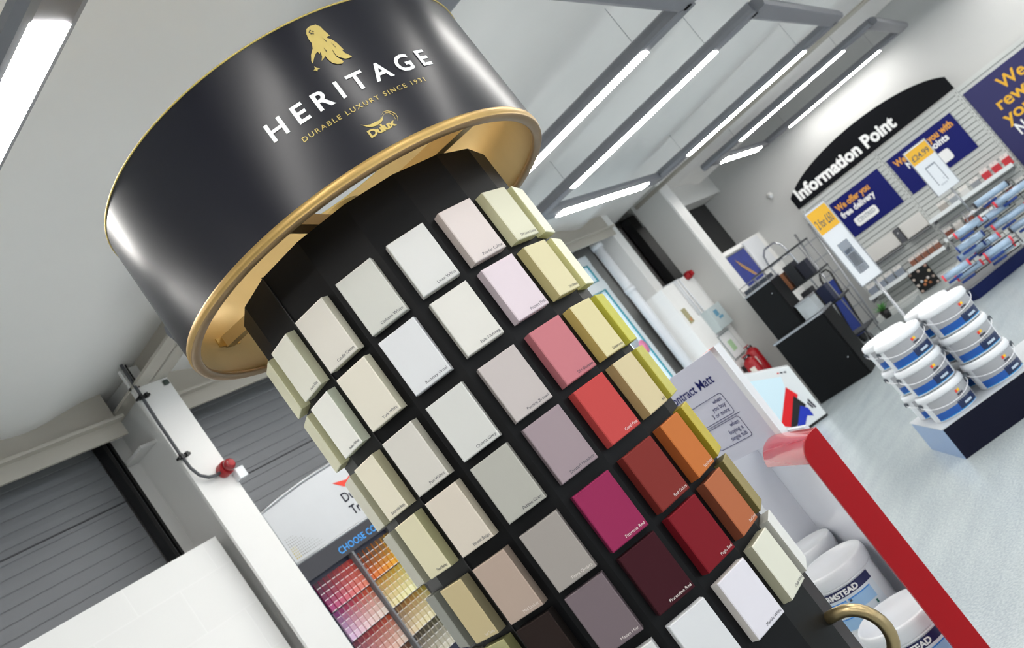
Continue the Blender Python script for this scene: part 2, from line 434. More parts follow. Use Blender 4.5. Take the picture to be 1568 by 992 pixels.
Ty = frame((0, 0, 0), (1, 0, 0), (0, 0, 1))       # z axis -> -y
MB().lathe([(.036, 0), (.038, .005), (.038, .045), (.034, .055)], red_m, Ty, n=32).build('base', t)
MB().lathe([(.03, .055), (.031, .075), (.028, .085), (.022, .09), (0, .091)], M('red_dome', '#8e0814', .15, coat=.6), Ty, n=32).build('dome', t)
MB().lathe([(.018, .0905), (.019, .094), (.017, .0945), (0, .0945)], red_m, Ty, n=24).build('ring', t)
mb = MB().box((2.99, 3.76, Z(.755)), (3.045, 3.80, Z(.815)), white_g)
t = mb.build('junction_box', bevel=.004); tag(t, 'small white junction box on the column edge beside the red sounder', 'box')
tag(MB().tube([(2.95, 3.80, Z(1.62)), (2.83, 3.79, Z(1.55)), (2.825, 3.79, Z(1.40))], .004, dark, n=6).build('thin_cable'), 'thin black cable along the haunch above the steel column', 'cable')

# ================================================================== COLOUR CARD DISPLAY (behind tower, left)
dx0, dx1, dy = 3.0, 4.25, 3.84
t = thing('colour_card_stand', 'tall colour card stand with silver curved header and CHOOSE COLOUR band', 'display stand', (dx0, dy, 0))
W = dx1-dx0
sil = M('silver_frame', '#a9abae', .3, .6)
def topz(x): return Z(.56)+.05*(1-((x-W/2)/(W/2))**2)
N = 16
poly = [(0, Z(.247))] + [(W, Z(.247))] + [(W*(1-i/N), topz(W*(1-i/N))) for i in range(N+1)]
Tf = frame((0, 0, 0), (1, 0, 0), (0, 0, 1))
mb = MB().prism(poly, 0.0, .03, M('header_white', '#c3c5c8', .35, noise=.03, nscale=3), Tf)
hd = mb.build('header_panel', t)
mb = MB()
mb.tube([(0, -.03, Z(.247))]+[(0, -.03, topz(0))]+[(W*i/N, -.03, topz(W*i/N)) for i in range(1, N+1)]+[(W, -.03, Z(.247))], .010, sil, n=8)
mb.tube([(0, -.03, Z(.25)), (W, -.03, Z(.25))], .008, sil, n=8)
mb.build('header_frame', t)
def lay_text(body, parent, name, x, z, size, mat, y=-.0315, width=None, bold=0, align='LEFT', ydir=1, spacing=1):
    vs, fs = text_data(body, size, width, bold, align, spacing)
    return MB().add(vs, fs, mat, frame((x, y, z), (1, 0, 0), (0, 0, 1))).build(name, parent)
lay_text('Dulux', hd, 'lettering', .50, Z(.385), .075, navy, y=-.0315, bold=.001)
lay_text('Trade', hd, 'lettering', .50, Z(.305), .075, navy, y=-.0315, bold=.001)
Tl = frame((0, -.0315, 0), (1, 0, 0), (0, 0, 1))
mb = MB().add([(.50, Z(.51), 0), (.60, Z(.49), 0), (.70, Z(.52), 0), (.62, Z(.465), 0), (.56, Z(.46), 0)], [(0, 4, 3, 1), (1, 3, 2)], M('flag_red', '#e03b24', .5), Tl)
mb.add([(.62, Z(.465), .0004), (.70, Z(.52), .0004), (.78, Z(.53), .0004), (.72, Z(.47), .0004)], [(0, 1, 2, 3)], M('flag_yellow', '#f0c020', .5), Tl)
mb.build('flag_mark', hd)
mb = MB(); dots = M('dot_grey', '#7f8078', .5)
for i in range(16):
    for j in range(9):
        if i+j*1.5 > 16: continue
        s = .0036*(1-(i+j)/26); cx_, cz = .035+i*.0135, Z(.275)+j*.0135
        mb.add([(cx_-s, cz-s, 0), (cx_+s, cz-s, 0), (cx_+s, cz+s, 0), (cx_-s, cz+s, 0)], [(0, 1, 2, 3)], M('dot_yellow', '#b5a23c', .5) if i < 3 and j < 5 else dots, Tl)
mb.build('dot_pattern', hd)
bd = MB().box((0, -.035, Z(.148)), (W, .02, Z(.243)), M('band_dark', '#33333a', .45)).build('title_band', t)
lay_text('CHOOSE COLOUR WITH CONFIDENCE', bd, 'lettering', .27, Z(.168), .052, M('blue_ink', '#3d9be8', .5), y=-.036, bold=.0006)
MB().box((0, .0, 0), (W, .03, Z(.148)), M('rack_navy', '#2b2f45', .45)).build('back_panel', t)
for sx in (0, W-.012): MB().box((sx, -.03, 0), (sx+.012, .0, Z(.148)), M('rack_navy')).build('side_panel', t)
for sx in (.335, .655, .975): MB().box((sx-.006, -.045, .1), (sx+.006, 0, Z(.148)), grey).build('divider', t)
# colour cards: one card per slot
cm = bpy.data.materials.new('card_colour'); cm.use_nodes = True
an = cm.node_tree.nodes.new('ShaderNodeAttribute'); an.attribute_name = 'Col'
cm.node_tree.links.new(an.outputs['Color'], cm.node_tree.nodes['Principled BSDF'].inputs['Base Color']); cm.node_tree.nodes['Principled BSDF'].inputs['Roughness'].default_value = .5
PAL = {(0,0): [('#4a0f33','#b4447f'),('#7a0d2a','#d4637c'),('#a80f22','#ea7f7c'),('#b8201c','#ef8a72')],
       (0,1): [('#8f1f7c','#e8c3e6'),('#c01352','#f2cbd6'),('#cf2a2a','#f4d3cd'),('#dd5418','#f3e0d4')],
       (0,2): [('#7a1238','#e8a3b4'),('#a81628','#e9b0ac'),('#b92a1f','#eebfae'),('#d0501a','#f0d6c6')],
       (0,3): [('#5a2a30','#d8b0b0'),('#6d2c26','#e0bcb4'),('#74341f','#e3c8ba'),('#7b4a2a','#e6d4c6')],
       (1,0): [('#3a1b17','#e06a2c'),('#3f2412','#e88a2e'),('#6b3d12','#f0a62a'),('#8c6a12','#f4c22c')],
       (1,1): [('#d08a14','#f4e3b0'),('#dd9c10','#f6eab0'),('#e0b010','#f6f0b8'),('#d6c012','#f4f2c4')],
       (1,2): [('#6b4210','#ead0b0'),('#a86c10','#ecdcb0'),('#b88410','#eee2b8'),('#a89010','#ece6c4')],
       (1,3): [('#3c2a1c','#cfc0b0'),('#4e3c14','#d4ccb8'),('#4c4418','#d8d2c0'),('#55501c','#dcd8c8')]}
def mixc(a, b_, f): return tuple(a[i]*(1-f)+b_[i]*f for i in range(3))+(1,)
cards = 0
GN = {0: 'purple to red', 1: 'magenta to orange', 2: 'crimson to orange', 3: 'maroon to brown'}
GN2 = {0: 'dark brown to amber', 1: 'orange to pale yellow', 2: 'ochre to cream', 3: 'olive brown to grey'}
for bay in (0, 1):
    for g in range(4):
        for c in range(8):
            x = dx0 + (.035, .348)[bay] + c*.0368; ztop = Z(.125)-g*.172
            p = PAL[(bay, g)]; k = c/7*3; i = min(2, int(k)); f = k-i
            top = mixc(lin(p[i][0]), lin(p[i+1][0]), f); bot = mixc(lin(p[i][1]), lin(p[i+1][1]), f)
            vs, fs, cols = [], [], []
            def quad(xa, xb, za, zb, y, col):
                n0 = len(vs); vs.extend([(xa, y, za), (xb, y, za), (xb, y-.0, zb), (xa, y, zb)]); fs.append((n0, n0+1, n0+2, n0+3)); cols.append(col)
            nb = 5; hh = .166/nb
            for q in range(nb):
                z1 = -q*hh; z0 = z1-hh
                yq = -.012 - .0015*q
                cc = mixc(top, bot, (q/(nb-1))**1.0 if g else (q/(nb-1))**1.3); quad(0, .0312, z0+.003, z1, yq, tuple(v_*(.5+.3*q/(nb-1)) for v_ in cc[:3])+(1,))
                quad(0, .0312, z0, z0+.003, yq-.0004, (.85, .83, .82, 1))
            # card body behind the printed face
            n0 = len(vs); vs.extend([(0, -.004, -.166), (.0312, -.004, -.166), (.0312, -.004, 0), (0, -.004, 0)]); fs.append((n0, n0+1, n0+2, n0+3)); cols.append((.7, .7, .7, 1))
            n1_ = len(vs); vs.extend([(0, -.02, -.166), (.0, -.004, -.166), (0, -.004, 0), (0, -.012, 0), (.0312, -.02, -.166), (.0312, -.004, -.166), (.0312, -.004, 0), (.0312, -.012, 0)])
            for fq in ((0, 1, 2, 3), (4, 5, 6, 7), (0, 4, 5, 1), (3, 7, 6, 2)): fs.append(tuple(n1_+a for a in fq)); cols.append(bot)
            me = bpy.data.meshes.new('colour_card'); me.from_pydata(vs, [], fs); me.materials.append(cm)
            at = me.attributes.new('Col', 'FLOAT_COLOR', 'CORNER')
            li = 0
            for pl, col in zip(me.polygons, cols):
                for _ in pl.loop_indices: at.data[li].color = col; li += 1
            o = bpy.data.objects.new('colour_card', me); C.objects.link(o); o.location = (x, dy-.003, ztop)
            gn = (GN if bay == 0 else GN2)[g]
            tag(o, 'striped colour card %d from left, %s row, %s bay of card stand' % (c+1, ('top', 'second', 'third', 'fourth')[g], ('left', 'right')[bay]), 'colour card', 'colour cards, %s, in the card stand' % gn)

# ================================================================== THE TOWER
SX, SY = 1.7154, 1.298
TH0 = 207.92; RB, RF = .3385, .3629
ZTOP = Z(.617)
tower = thing('paint_display_tower', 'tall dark faceted paint display tower under a black and gold drum header', 'display stand', (SX, SY, 0))
def vert(k, r): a = R(TH0+20*k); rr = r/math.cos(R(10)); return (rr*math.cos(a), rr*math.sin(a))
poly = [vert(k-.5, RB) for k in range(18)]
mb = MB().prism(poly, .02, ZTOP, charcoal)
body = mb.build('body', tower)
poly2 = [vert(k-.5, RB+.02) for k in range(18)]
MB().prism(poly2, 0, .1, charcoal).build('plinth', tower)
for k in (-1.5, 5.5):       # door seams
    x, y = vert(k, RB+.001); MB().box((-.0016, -.0016, .1), (.0016, .0016, ZTOP+.001), dark, Matrix.Translation((x, y, 0)) @ Matrix.Rotation(R(TH0+20*k), 4, 'Z')).build('seam', body)
MB().lathe([(.05, 0), (.05, .13)], gold, n=24, T=Matrix.Translation((0, 0, ZTOP-.02))).build('mast', tower)
# drum header
RD = .4845
drum = MB().lathe([(RD, Z(.612)), (RD-.001, Z(.937))], black_satin, n=160, cap=False).build('drum_shell', tower)
MB().lathe([(.4835, Z(.936)), (.468, Z(.936)), (.468, Z(.60)), (.4835, Z(.60))], gold_in, n=160, cap=False).build('drum_lining', tower)
MB().lathe([(.470, Z(.936)), (.470, Z(.9390)), (.4858, Z(.9390)), (.4860, Z(.9365)), (.484, Z(.9360))], gold_ink, n=160, cap=False).build('top_edge', tower)
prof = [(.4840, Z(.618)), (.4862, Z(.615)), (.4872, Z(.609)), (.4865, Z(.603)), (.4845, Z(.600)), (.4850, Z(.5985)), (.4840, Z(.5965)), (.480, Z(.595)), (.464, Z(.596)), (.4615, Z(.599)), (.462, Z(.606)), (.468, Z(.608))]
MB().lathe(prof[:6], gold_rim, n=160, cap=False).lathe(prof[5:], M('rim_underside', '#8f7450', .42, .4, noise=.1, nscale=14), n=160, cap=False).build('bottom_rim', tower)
for k in range(4):
    T = Matrix.Rotation(R(15+90*k), 4, 'Z')
    a = MB().box((.03, -.016, Z(.665)), (.469, .016, Z(.695)), M('arm_gold', '#b39a68', .4, .5), T)
    o = a.build('crossbar', tower)
    mb = MB()
    for s in (-1, 1): mb.tube([V(.463, s*.03, Z(.68)), V(.469, s*.03, Z(.68))], .006, gold, T, n=10)
    mb.box((.4635, -.042, Z(.668)), (.468, .042, Z(.692)), gold, T)
    mb.build('bracket', o)
def on_drum(pts, r=RD+.0012):
    out = []
    for a, z in pts: out.append((r*math.cos(R(a)), r*math.sin(R(a)), Z(z)))
    return out
def drum_text(body, a0, a1, z0, capz, mat, bold=0, spacing=1.0, name='lettering'):
    vs, fs = text_data(body, 1.0, bold=bold, spacing=spacing)
    W = max(v.x for v in vs); H = max(v.y for v in vs if True)
    capH = .73
    out = []
    for v in vs:
        a = a0+(a1-a0)*v.x/W; out.append((a, z0+v.y/capH*(capz-z0)))
    return MB().add(on_drum(out), fs, mat).build(name, drum)
drum_text('HERITAGE', 213.66, 258.4, .746, .786, letter_w, bold=.02, spacing=1.55)
drum_text('DURABLE LUXURY SINCE 1931', 218.97, 252.7, .7118, .7222, gold_ink, bold=.005, spacing=1.35)
drum_text('Dulux', 231.7, 238.6, .6490, .6650, gold_ink, bold=.035, spacing=.9)
def drum_poly(pts, mat, name, r=RD+.0012):
    P3 = on_drum(pts, r); return MB().add(P3, [tuple(range(len(P3)))], mat).build(name, drum)
dog = [(235.04,.9087),(236.13,.9114),(237.54,.9096),(238.21,.9014),(238.28,.894),(238.5,.8856),(238.75,.8749),(238.34,.877),(237.78,.8739),(238.53,.8666),(239.02,.8562),(239.19,.8472),(239.39,.836),(238.94,.8387),(239.1,.8297),(239.64,.8225),(240.06,.8166),(239.29,.8156),(238.33,.8175),(237.25,.8263),(236.97,.8337),(237.08,.8413),(237.14,.8496),(236.80,.8382),(236.85,.8277),(237.40,.8188),(237.5,.8134),(236.91,.8112),(235.86,.8147),(235.09,.8215),(234.77,.8312),(234.73,.8417),(234.21,.8379),(233.3,.8348),(234.03,.8424),(234.40,.8529),(233.92,.8496),(233.90,.8555),(233.34,.8544),(232.43,.8485),(231.24,.838),(231.28,.8439),(232.16,.856),(233.42,.8664),(234.0,.8777),(233.95,.8867),(234.31,.8995)]
drum_poly(dog, gold_ink, 'dog_emblem')
drum_poly([(231.14,.8323),(231.3,.8273),(231.94,.8222),(231.31,.8228),(230.97,.8193),(230.78,.8235),(230.29,.8244),(230.9,.8268)], gold_ink, 'paw_mark')
mb = MB()
for a, z in ((235.1, .9005), (235.5, .9035), (235.9, .899), (235.2, .896), (235.6, .8945)):
    mb.add(on_drum([(a-.18, z), (a+.12, z+.001), (a+.2, z-.003), (a-.1, z-.002)], RD+.002), [(0, 1, 2, 3)], black_satin)
for s in (((236.9,.878),(237.2,.866),(237.0,.867)), ((237.9,.862),(238.2,.846),(237.95,.850)), ((235.6,.858),(235.5,.844),(235.75,.850))):
    mb.add(on_drum(s, RD+.002), [(0, 1, 2)], black_satin)
mb.build('dog_face_mark', drum)
drum_poly([(231.55,.6830),(232.2,.6775),(233.4,.6735),(234.6,.6735),(235.7,.6725),(236.55,.6745),(237.0,.678),(236.5,.6700),(235.5,.6665),(234.3,.6655),(233.2,.6680),(232.4,.6730)], gold_ink, 'wave_mark')
def ribbon(pts, wd, name):
    P = on_drum(pts); vs = []
    for (a, z), q in zip(pts, P): vs += [q, tuple(on_drum([(a+wd*.9, z+wd*.006)])[0])]
    MB().add(vs, [(2*i, 2*i+1, 2*i+3, 2*i+2) for i in range(len(P)-1)], gold_ink).build(name, drum)
ribbon([(235.2,.6690),(236.2,.6745),(236.9,.6800),(237.7,.6835),(238.6,.6825),(239.4,.6770),(239.9,.6690),(239.8,.6610),(239.3,.6550)], .16, 'wave_line')
ribbon([(236.4,.6705),(237.2,.6775),(238.0,.6800),(238.8,.6770),(239.3,.6690),(239.1,.6600)], .12, 'wave_line')
# the drum hangs a touch low on its far side
dn = Vector((math.cos(R(37.1)), math.sin(R(37.1)), 0)); piv = -dn*RD + Vector((0, 0, Z(.616)))
TD = Matrix.Translation(piv) @ Matrix.Rotation(R(1.5), 4, Vector((-dn.y, dn.x, 0))) @ Matrix.Translation(-piv)
for o in tower.children:
    if o.name.split('.')[0] in ('drum_shell', 'drum_lining', 'top_edge', 'bottom_rim'): o.matrix_local = TD
# D-shaped brass handle on the right flank
a = R(278)
def rad(r, z): return (r*math.cos(a), r*math.sin(a), Z(z))
pts = [rad(.33, -.632)]+[rad(.365+.066*math.sin(t_), -.70+.068*math.cos(t_)) for t_ in [PI*i/14 for i in range(15)]]+[rad(.33, -.768)]
MB().tube(pts, .0135, brass, n=16).build('handle', tower)

# ---- colour blocks
TXT_D, TXT_L = ink, M('pale_ink', '#ddd3cf', .6)
HB, WB, PB = .1274, .0875, .15
ZR = [0, .4922, .4922+.0042-.15, .4922-.0036-.30, .4922+.0016-.45, .4922-.0055-.60, .4922+.0027-.75, .4922+.0012-.90]
blk_proto = {}
WORD = {-3: 'leftmost edge column', -2: 'second column from the left', -1: 'third column from the left', 0: 'fourth column from the left', 1: 'middle column', 2: 'column right of the middle', 3: 'second column from the right', 4: 'rightmost edge column'}
ORD = {1: 'top', 2: 'second', 3: 'third', 4: 'fourth', 5: 'fifth', 6: 'sixth', 7: 'seventh'}
def block(k, row, col, side, desc, name, tx=TXT_D):
    a = R(TH0+20*k)
    x, y = SX+RB*math.cos(a), SY+RB*math.sin(a)
    z1 = Z(ZR[row]); z0 = z1-HB
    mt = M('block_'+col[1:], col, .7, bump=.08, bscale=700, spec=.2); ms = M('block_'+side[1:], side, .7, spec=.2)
    # local: +x outward, y along face (to the right seen from outside)
    o = bpy.data.objects.new('colour_block', None)
    mb = MB(); d = RF-RB+.0002; bz = .0018
    hw = WB/2
    face = [(d, -hw+bz, bz), (d, hw-bz, bz), (d, hw-bz, HB-bz), (d, -hw+bz, HB-bz)]
    mid = [(d-bz, -hw, 0), (d-bz, hw, 0), (d-bz, hw, HB), (d-bz, -hw, HB)]
    back = [(.0005, -hw, 0), (.0005, hw, 0), (.0005, hw, HB), (.0005, -hw, HB)]
    mb.add(face, [(0, 1, 2, 3)], mt)
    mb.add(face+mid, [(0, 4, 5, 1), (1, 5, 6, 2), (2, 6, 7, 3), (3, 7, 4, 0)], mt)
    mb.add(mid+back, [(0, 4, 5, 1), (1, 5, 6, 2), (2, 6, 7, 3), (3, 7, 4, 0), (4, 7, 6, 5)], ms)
    lab = '%s colour block, %s row, %s of the tower' % (desc, ORD[row], WORD[k])
    if name: lab = '%s colour block lettered %s, %s row of the tower' % (desc, name, ORD[row])
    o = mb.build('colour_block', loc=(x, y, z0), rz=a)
    tag(o, lab, 'colour block', 'colour blocks on the display tower')
    if name:
        vs, fs = text_data(name, .0088, align='RIGHT')
        T = frame((d+.0004, hw-.0045, .0065), (0, 1, 0), (0, 0, 1))
        MB().add(vs, fs, tx, T).build('lettering', o)
    return o
BL = {
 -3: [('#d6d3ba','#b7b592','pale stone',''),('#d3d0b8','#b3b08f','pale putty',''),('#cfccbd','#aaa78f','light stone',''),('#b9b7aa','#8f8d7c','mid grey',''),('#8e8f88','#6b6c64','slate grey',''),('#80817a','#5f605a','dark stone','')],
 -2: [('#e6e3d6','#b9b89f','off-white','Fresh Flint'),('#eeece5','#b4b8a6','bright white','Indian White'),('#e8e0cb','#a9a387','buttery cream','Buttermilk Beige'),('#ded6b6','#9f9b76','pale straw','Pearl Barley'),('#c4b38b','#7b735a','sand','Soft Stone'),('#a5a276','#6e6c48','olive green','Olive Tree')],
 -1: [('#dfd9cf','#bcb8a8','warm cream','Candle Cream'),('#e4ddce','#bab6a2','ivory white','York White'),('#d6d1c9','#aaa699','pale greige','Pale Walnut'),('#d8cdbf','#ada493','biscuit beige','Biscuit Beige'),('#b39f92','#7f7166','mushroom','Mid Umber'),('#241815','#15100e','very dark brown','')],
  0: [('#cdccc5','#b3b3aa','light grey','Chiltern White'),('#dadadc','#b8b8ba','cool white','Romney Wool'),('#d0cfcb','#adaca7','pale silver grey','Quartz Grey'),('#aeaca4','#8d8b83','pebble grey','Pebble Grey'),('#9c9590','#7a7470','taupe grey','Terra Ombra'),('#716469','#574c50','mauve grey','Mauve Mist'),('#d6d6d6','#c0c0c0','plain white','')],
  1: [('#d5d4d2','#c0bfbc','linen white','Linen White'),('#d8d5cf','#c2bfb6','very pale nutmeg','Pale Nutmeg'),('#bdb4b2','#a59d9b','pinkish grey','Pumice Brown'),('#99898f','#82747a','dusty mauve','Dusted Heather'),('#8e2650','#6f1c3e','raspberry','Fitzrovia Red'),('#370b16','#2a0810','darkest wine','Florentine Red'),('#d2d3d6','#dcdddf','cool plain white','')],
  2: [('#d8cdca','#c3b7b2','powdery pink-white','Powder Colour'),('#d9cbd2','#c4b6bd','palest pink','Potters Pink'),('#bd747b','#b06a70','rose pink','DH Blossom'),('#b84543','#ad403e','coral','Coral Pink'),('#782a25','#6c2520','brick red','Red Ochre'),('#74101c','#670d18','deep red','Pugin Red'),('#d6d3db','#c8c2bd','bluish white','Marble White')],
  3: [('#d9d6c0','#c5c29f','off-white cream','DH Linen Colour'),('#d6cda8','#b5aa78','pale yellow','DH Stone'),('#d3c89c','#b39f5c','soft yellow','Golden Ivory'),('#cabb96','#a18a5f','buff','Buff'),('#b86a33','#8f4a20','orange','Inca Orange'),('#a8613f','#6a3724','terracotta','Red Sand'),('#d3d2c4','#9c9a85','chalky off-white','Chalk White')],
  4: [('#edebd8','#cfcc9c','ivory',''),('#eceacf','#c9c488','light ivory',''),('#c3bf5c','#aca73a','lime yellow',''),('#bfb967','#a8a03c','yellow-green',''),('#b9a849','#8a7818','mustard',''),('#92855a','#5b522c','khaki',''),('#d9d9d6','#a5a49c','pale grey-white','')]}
LIGHTTX = {'Terra Ombra','Mauve Mist','Fitzrovia Red','Florentine Red','Coral Pink','Red Ochre','Pugin Red','Inca Orange','Red Sand','Mid Umber','Soft Stone'}
for k, rows in BL.items():
    for i, (c, s, dsc, nm) in enumerate(rows): block(k, i+1, c, s, dsc, nm, TXT_L if nm in LIGHTTX else TXT_D)

# ================================================================== INFORMATION WALL
slat = M('slatwall', '#c9ccca', .45, noise=.01); groove = M('slat_groove', '#77807e', .6)
XS = 12.0
Ti = frame((XS, 0, EYE), (0, -1, 0), (0, 0, 1))          # x = -Y, y = z rel eye, z = toward -X
t = thing('slatwall_unit', 'long pale slatted display wall under the Information Point header', 'display wall', (XS, 1.5, 0))
def loc_(T): return Matrix.Translation(Vector((-XS, -1.5, 0))) @ T
TiL = loc_(Ti)
for i, (ya, yb) in enumerate(((3.24, 2.16), (2.16, 1.07), (1.07, -.02), (-.02, -1.1))):
    mb = MB(); z = -1.2
    mb.box((-ya+.02, -1.2, -.02), (-yb-.02, .40, .0), groove, TiL)
    while z < .395:
        mb.box((-ya+.02, z, 0), (-yb-.02, min(z+.052, .40), .012), slat, TiL); z += .062
    mb.build('slat_panel', t)
    mb = MB().box((-ya-.018, -1.3, -.02), (-ya+.018, .40, .018), slat, TiL)
    zz = -1.2
    while zz < .38: mb.box((-ya-.003, zz, .018), (-ya+.003, zz+.022, .0185), M('slot_dark', '#3a403e', .6), TiL); zz += .05
    mb.build('upright', t)
MB().box((-3.26, -1.35, .0), (1.1, -1.2, .45), slat, TiL).build('base_shelf', t)
MB().box((-3.26, -1.35, -.18), (1.1, .40, -.02), slat, TiL).build('back_panel', t)
# arch header
pts = [(3.262, .43), (3.262, .60)]
Yc, a_, top = 2.15, 1.11, .83
N = 24
arc = [(3.262-(3.262-1.05)*i/N, 0) for i in range(N+1)]
arch = [(-y, .60+(.83-.60)*math.sin(PI*min(1, i/N*1.0)) if False else .43+.40*math.sqrt(max(0, 1-((i/N*2-1)/1.085)**2))**1.0) for i, (y, _) in enumerate(arc)]
poly = [(-3.262, .415), (-1.05, .415)] + arch[::-1]
t = thing('information_sign', 'black arched Information Point sign above the slatted wall', 'sign', (XS, 2.15, Z(.42)))
TiS = Matrix.Translation((-XS, -2.15, -Z(.42))) @ Ti
bo = MB().prism(poly, .02, .04, M('sign_black', '#04060d', .5, spec=.15), TiS).build('board', t)
vs, fs = text_data('Information Point', .2, width=1.43, bold=.008)
for v in vs: v.y *= 1.1
MB().add(vs, fs, letter_w, TiS @ Matrix.Translation((-3.18, .49, .0415))).build('lettering', bo)
def poster(name, label, cat, y0, y1, z0, z1, mat, lines, xoff=.02, th=.008):
    t = thing(name, label, cat, (XS, (y0+y1)/2, Z(z0)))
    Tp = Matrix.Translation((-XS, -(y0+y1)/2, -Z(z0))) @ Ti
    bo = MB().box((-y0, z0, xoff), (-y1, z1, xoff+th), mat, Tp).build('board', t)
    for (txt, y, z, size, mt, wdt) in lines:
        vs, fs = text_data(txt, size, width=wdt, bold=.004)
        MB().add(vs, fs, mt, Tp @ Matrix.Translation((-y, z, xoff+th+.001))).build('lettering', bo)
    return t, bo, Tp
orange = M('orange_ink', '#e8a23c', .5)
def badge(bo, Tp, y0, y1, z0, z1, txts, xo=.029):
    r = .03; P_ = []
    for (cx_, cy_, a0) in ((-y0+r, z0+r, 180), (-y1-r, z0+r, 270), (-y1-r, z1-r, 0), (-y0+r, z1-r, 90)):
        for i in range(5): P_.append((cx_+r*math.cos(R(a0+i*22.5)), cy_+r*math.sin(R(a0+i*22.5))))
    b2 = MB().prism(P_, xo, xo+.002, letter_w, Tp).build('badge', bo)
    return b2
t, bo, Tp = poster('wall_poster', 'navy poster reading We offer you free delivery on the slatted wall', 'poster', 2.95, 2.24, -.28, .23, navy_l,
   [('We offer you', 2.91, .09, .115, orange, .47), ('free delivery', 2.91, -.015, .11, letter_w, .47)])
badge(bo, Tp, 2.83, 2.52, -.205, -.09, None)
vs, fs = text_data('CENTRED', .07, width=.24, bold=.001); MB().add(vs, fs, M('grey_ink', '#8f98a0', .5), Tp @ Matrix.Translation((-2.79, -.165, .0325))).build('lettering', bo)
t, bo, Tp = poster('wall_poster', 'navy poster reading We reward you with Nectar points behind the price card', 'poster', 2.11, 1.25, -.28, .23, navy_l,
   [('We reward you with', 2.06, .09, .115, orange, .76), ('Nectar points', 1.96, -.005, .115, letter_w, .54)])
badge(bo, Tp, 1.66, 1.50, -.21, -.07, None)
t, bo, Tp = poster('wall_poster', 'large navy poster reading We reward your, cut off by the right edge', 'poster', 1.03, -.05, -.9, .30, M('navy_purple', '#23235c', .45),
   [('We', .70, .07, .20, yellow, .30), ('reward', .84, -.10, .20, yellow, .60), ('you with', .88, -.27, .20, yellow, .78), ('Nectar points', .84, -.45, .20, letter_w, .80)])
# long shelves with hanging packs
shelf_m = M('acrylic_edge', '#eef3f5', .15)
def wshelf(y0, y1, z, depth, label):
    t = thing('wall_shelf', label, 'shelf', (XS, (y0+y1)/2, Z(z)))
    ym = (y0+y1)/2; hl = (y0-y1)/2
    MB().box((-depth, -hl, -.008), (-.014, hl, 0), shelf_m).build('shelf_board', t)
    MB().box((-depth-.006, -hl, -.012), (-depth, hl, .035), shelf_m).build('front_lip', t)
    for s in (-1, 1): MB().box((-depth, s*hl*.94-.003, -.06), (-.014, s*hl*.94+.003, -.008), grey).build('bracket', t)
wshelf(2.13, 1.08, -.655, .28, 'clear acrylic shelf with red and white packs, under the Nectar poster')
wshelf(2.66, 2.17, -.985, .28, 'narrow shelf holding brown packs on the slatted wall')
wshelf(3.22, 2.68, -.995, .28, 'shelf holding blue grey packs at the left end of the slatted wall')
wshelf(2.13, 1.0, -.93, .26, 'lower shelf of small brown and white packs behind the roller sets')
def pack(y, z, w_, h, d, col, label, group, x=XS-.16, top='#e9e6e2'):
    t = thing('hanging_pack', label, 'pack', (x, y, Z(z)), group=group)
    body = MB().box((-.006-d/2, -w_/2, 0), (d/2, w_/2, h), M('pk_'+col[1:], col, .4))
    body.build('packet', t, bevel=.004)
    MB().box((-.001, -w_/2, h), (.001, w_/2, h*1.45), M('pk_'+top[1:], top, .5)).build('header_card', t)
    MB().tube([(.03, 0, h*1.32), (-.02, 0, h*1.32)], .004, chrome, n=6).build('peg', t)
    return t
nm = ('rightmost', 'middle', 'leftmost')
for i, y in enumerate((1.11, 1.235, 1.36)):
    pack(y, -.648, .092, .10, .05, '#c2303a', 'red hanging pack on the acrylic shelf, %s of three' % nm[i], 'red packs on the acrylic shelf')
for i, y in enumerate((1.50, 1.64, 1.78, 1.92)):
    pack(y, -.648, .10, .085, .05, ('#8d9196', '#d8d8d6', '#9aa0a6', '#a8a29c')[i], 'grey and white hanging pack on the acrylic shelf, number %d left of the red packs' % (i+1), 'grey packs on the acrylic shelf')
for i in range(5):
    y = 2.57-i*.083
    pack(y, -.978, .07, .085, .05, '#8a5a48', 'brown pack on the narrow shelf, number %d from the left' % (i+1), 'brown packs on the narrow shelf')
for i in range(4):
    y = 3.14-i*.125
    pack(y, -.988, .105, .10, .06, '#8b93a0', 'blue grey pack at the left end of the slatted wall, number %d from the left' % (i+1), 'blue grey packs on the left shelf')
for i in range(8):
    y = 2.05-i*.13
    pack(y, -.923, .10, .075, .05, ('#7d4638', '#c9c4bf', '#8a4a3c', '#5b5f66')[i % 4], 'small hanging pack on the lower shelf, number %d from the left' % (i+1), 'small packs on the lower shelf')
# blank white header cards and dark strip
for i, (ya, yb, lb) in enumerate(((2.95, 2.56, 'left'), (2.47, 2.18, 'right'))):
    o = MB().box((XS-.06, yb, Z(-.67)), (XS-.02, ya, Z(-.485)), M('card_white', '#dcdad6', .5)).build('blank_board', bevel=.003)
    tag(o, 'blank white board on the slatted wall, %s of the dark grey strip' % lb, 'board')
    o = MB().box((XS-.15, yb, Z(-.70)), (XS-.015, ya, Z(-.685)), grey).build('small_shelf'); tag(o, 'grey ledge under the %s blank white board' % lb, 'shelf')
o = thing('dispenser', 'dark grey narrow dispenser between two blank white boards', 'dispenser', (XS-.06, 2.515, Z(-.67)))
MB().box((-.02, -.035, 0), (.03, .035, .19), M('disp_grey', '#55565c', .4)).build('body', o); MB().lathe([(.008, 0), (.008, .005)], letter_w, frame((-.021, 0, .13), (0, -1, 0), (0, 0, 1)), n=12).build('button', o)
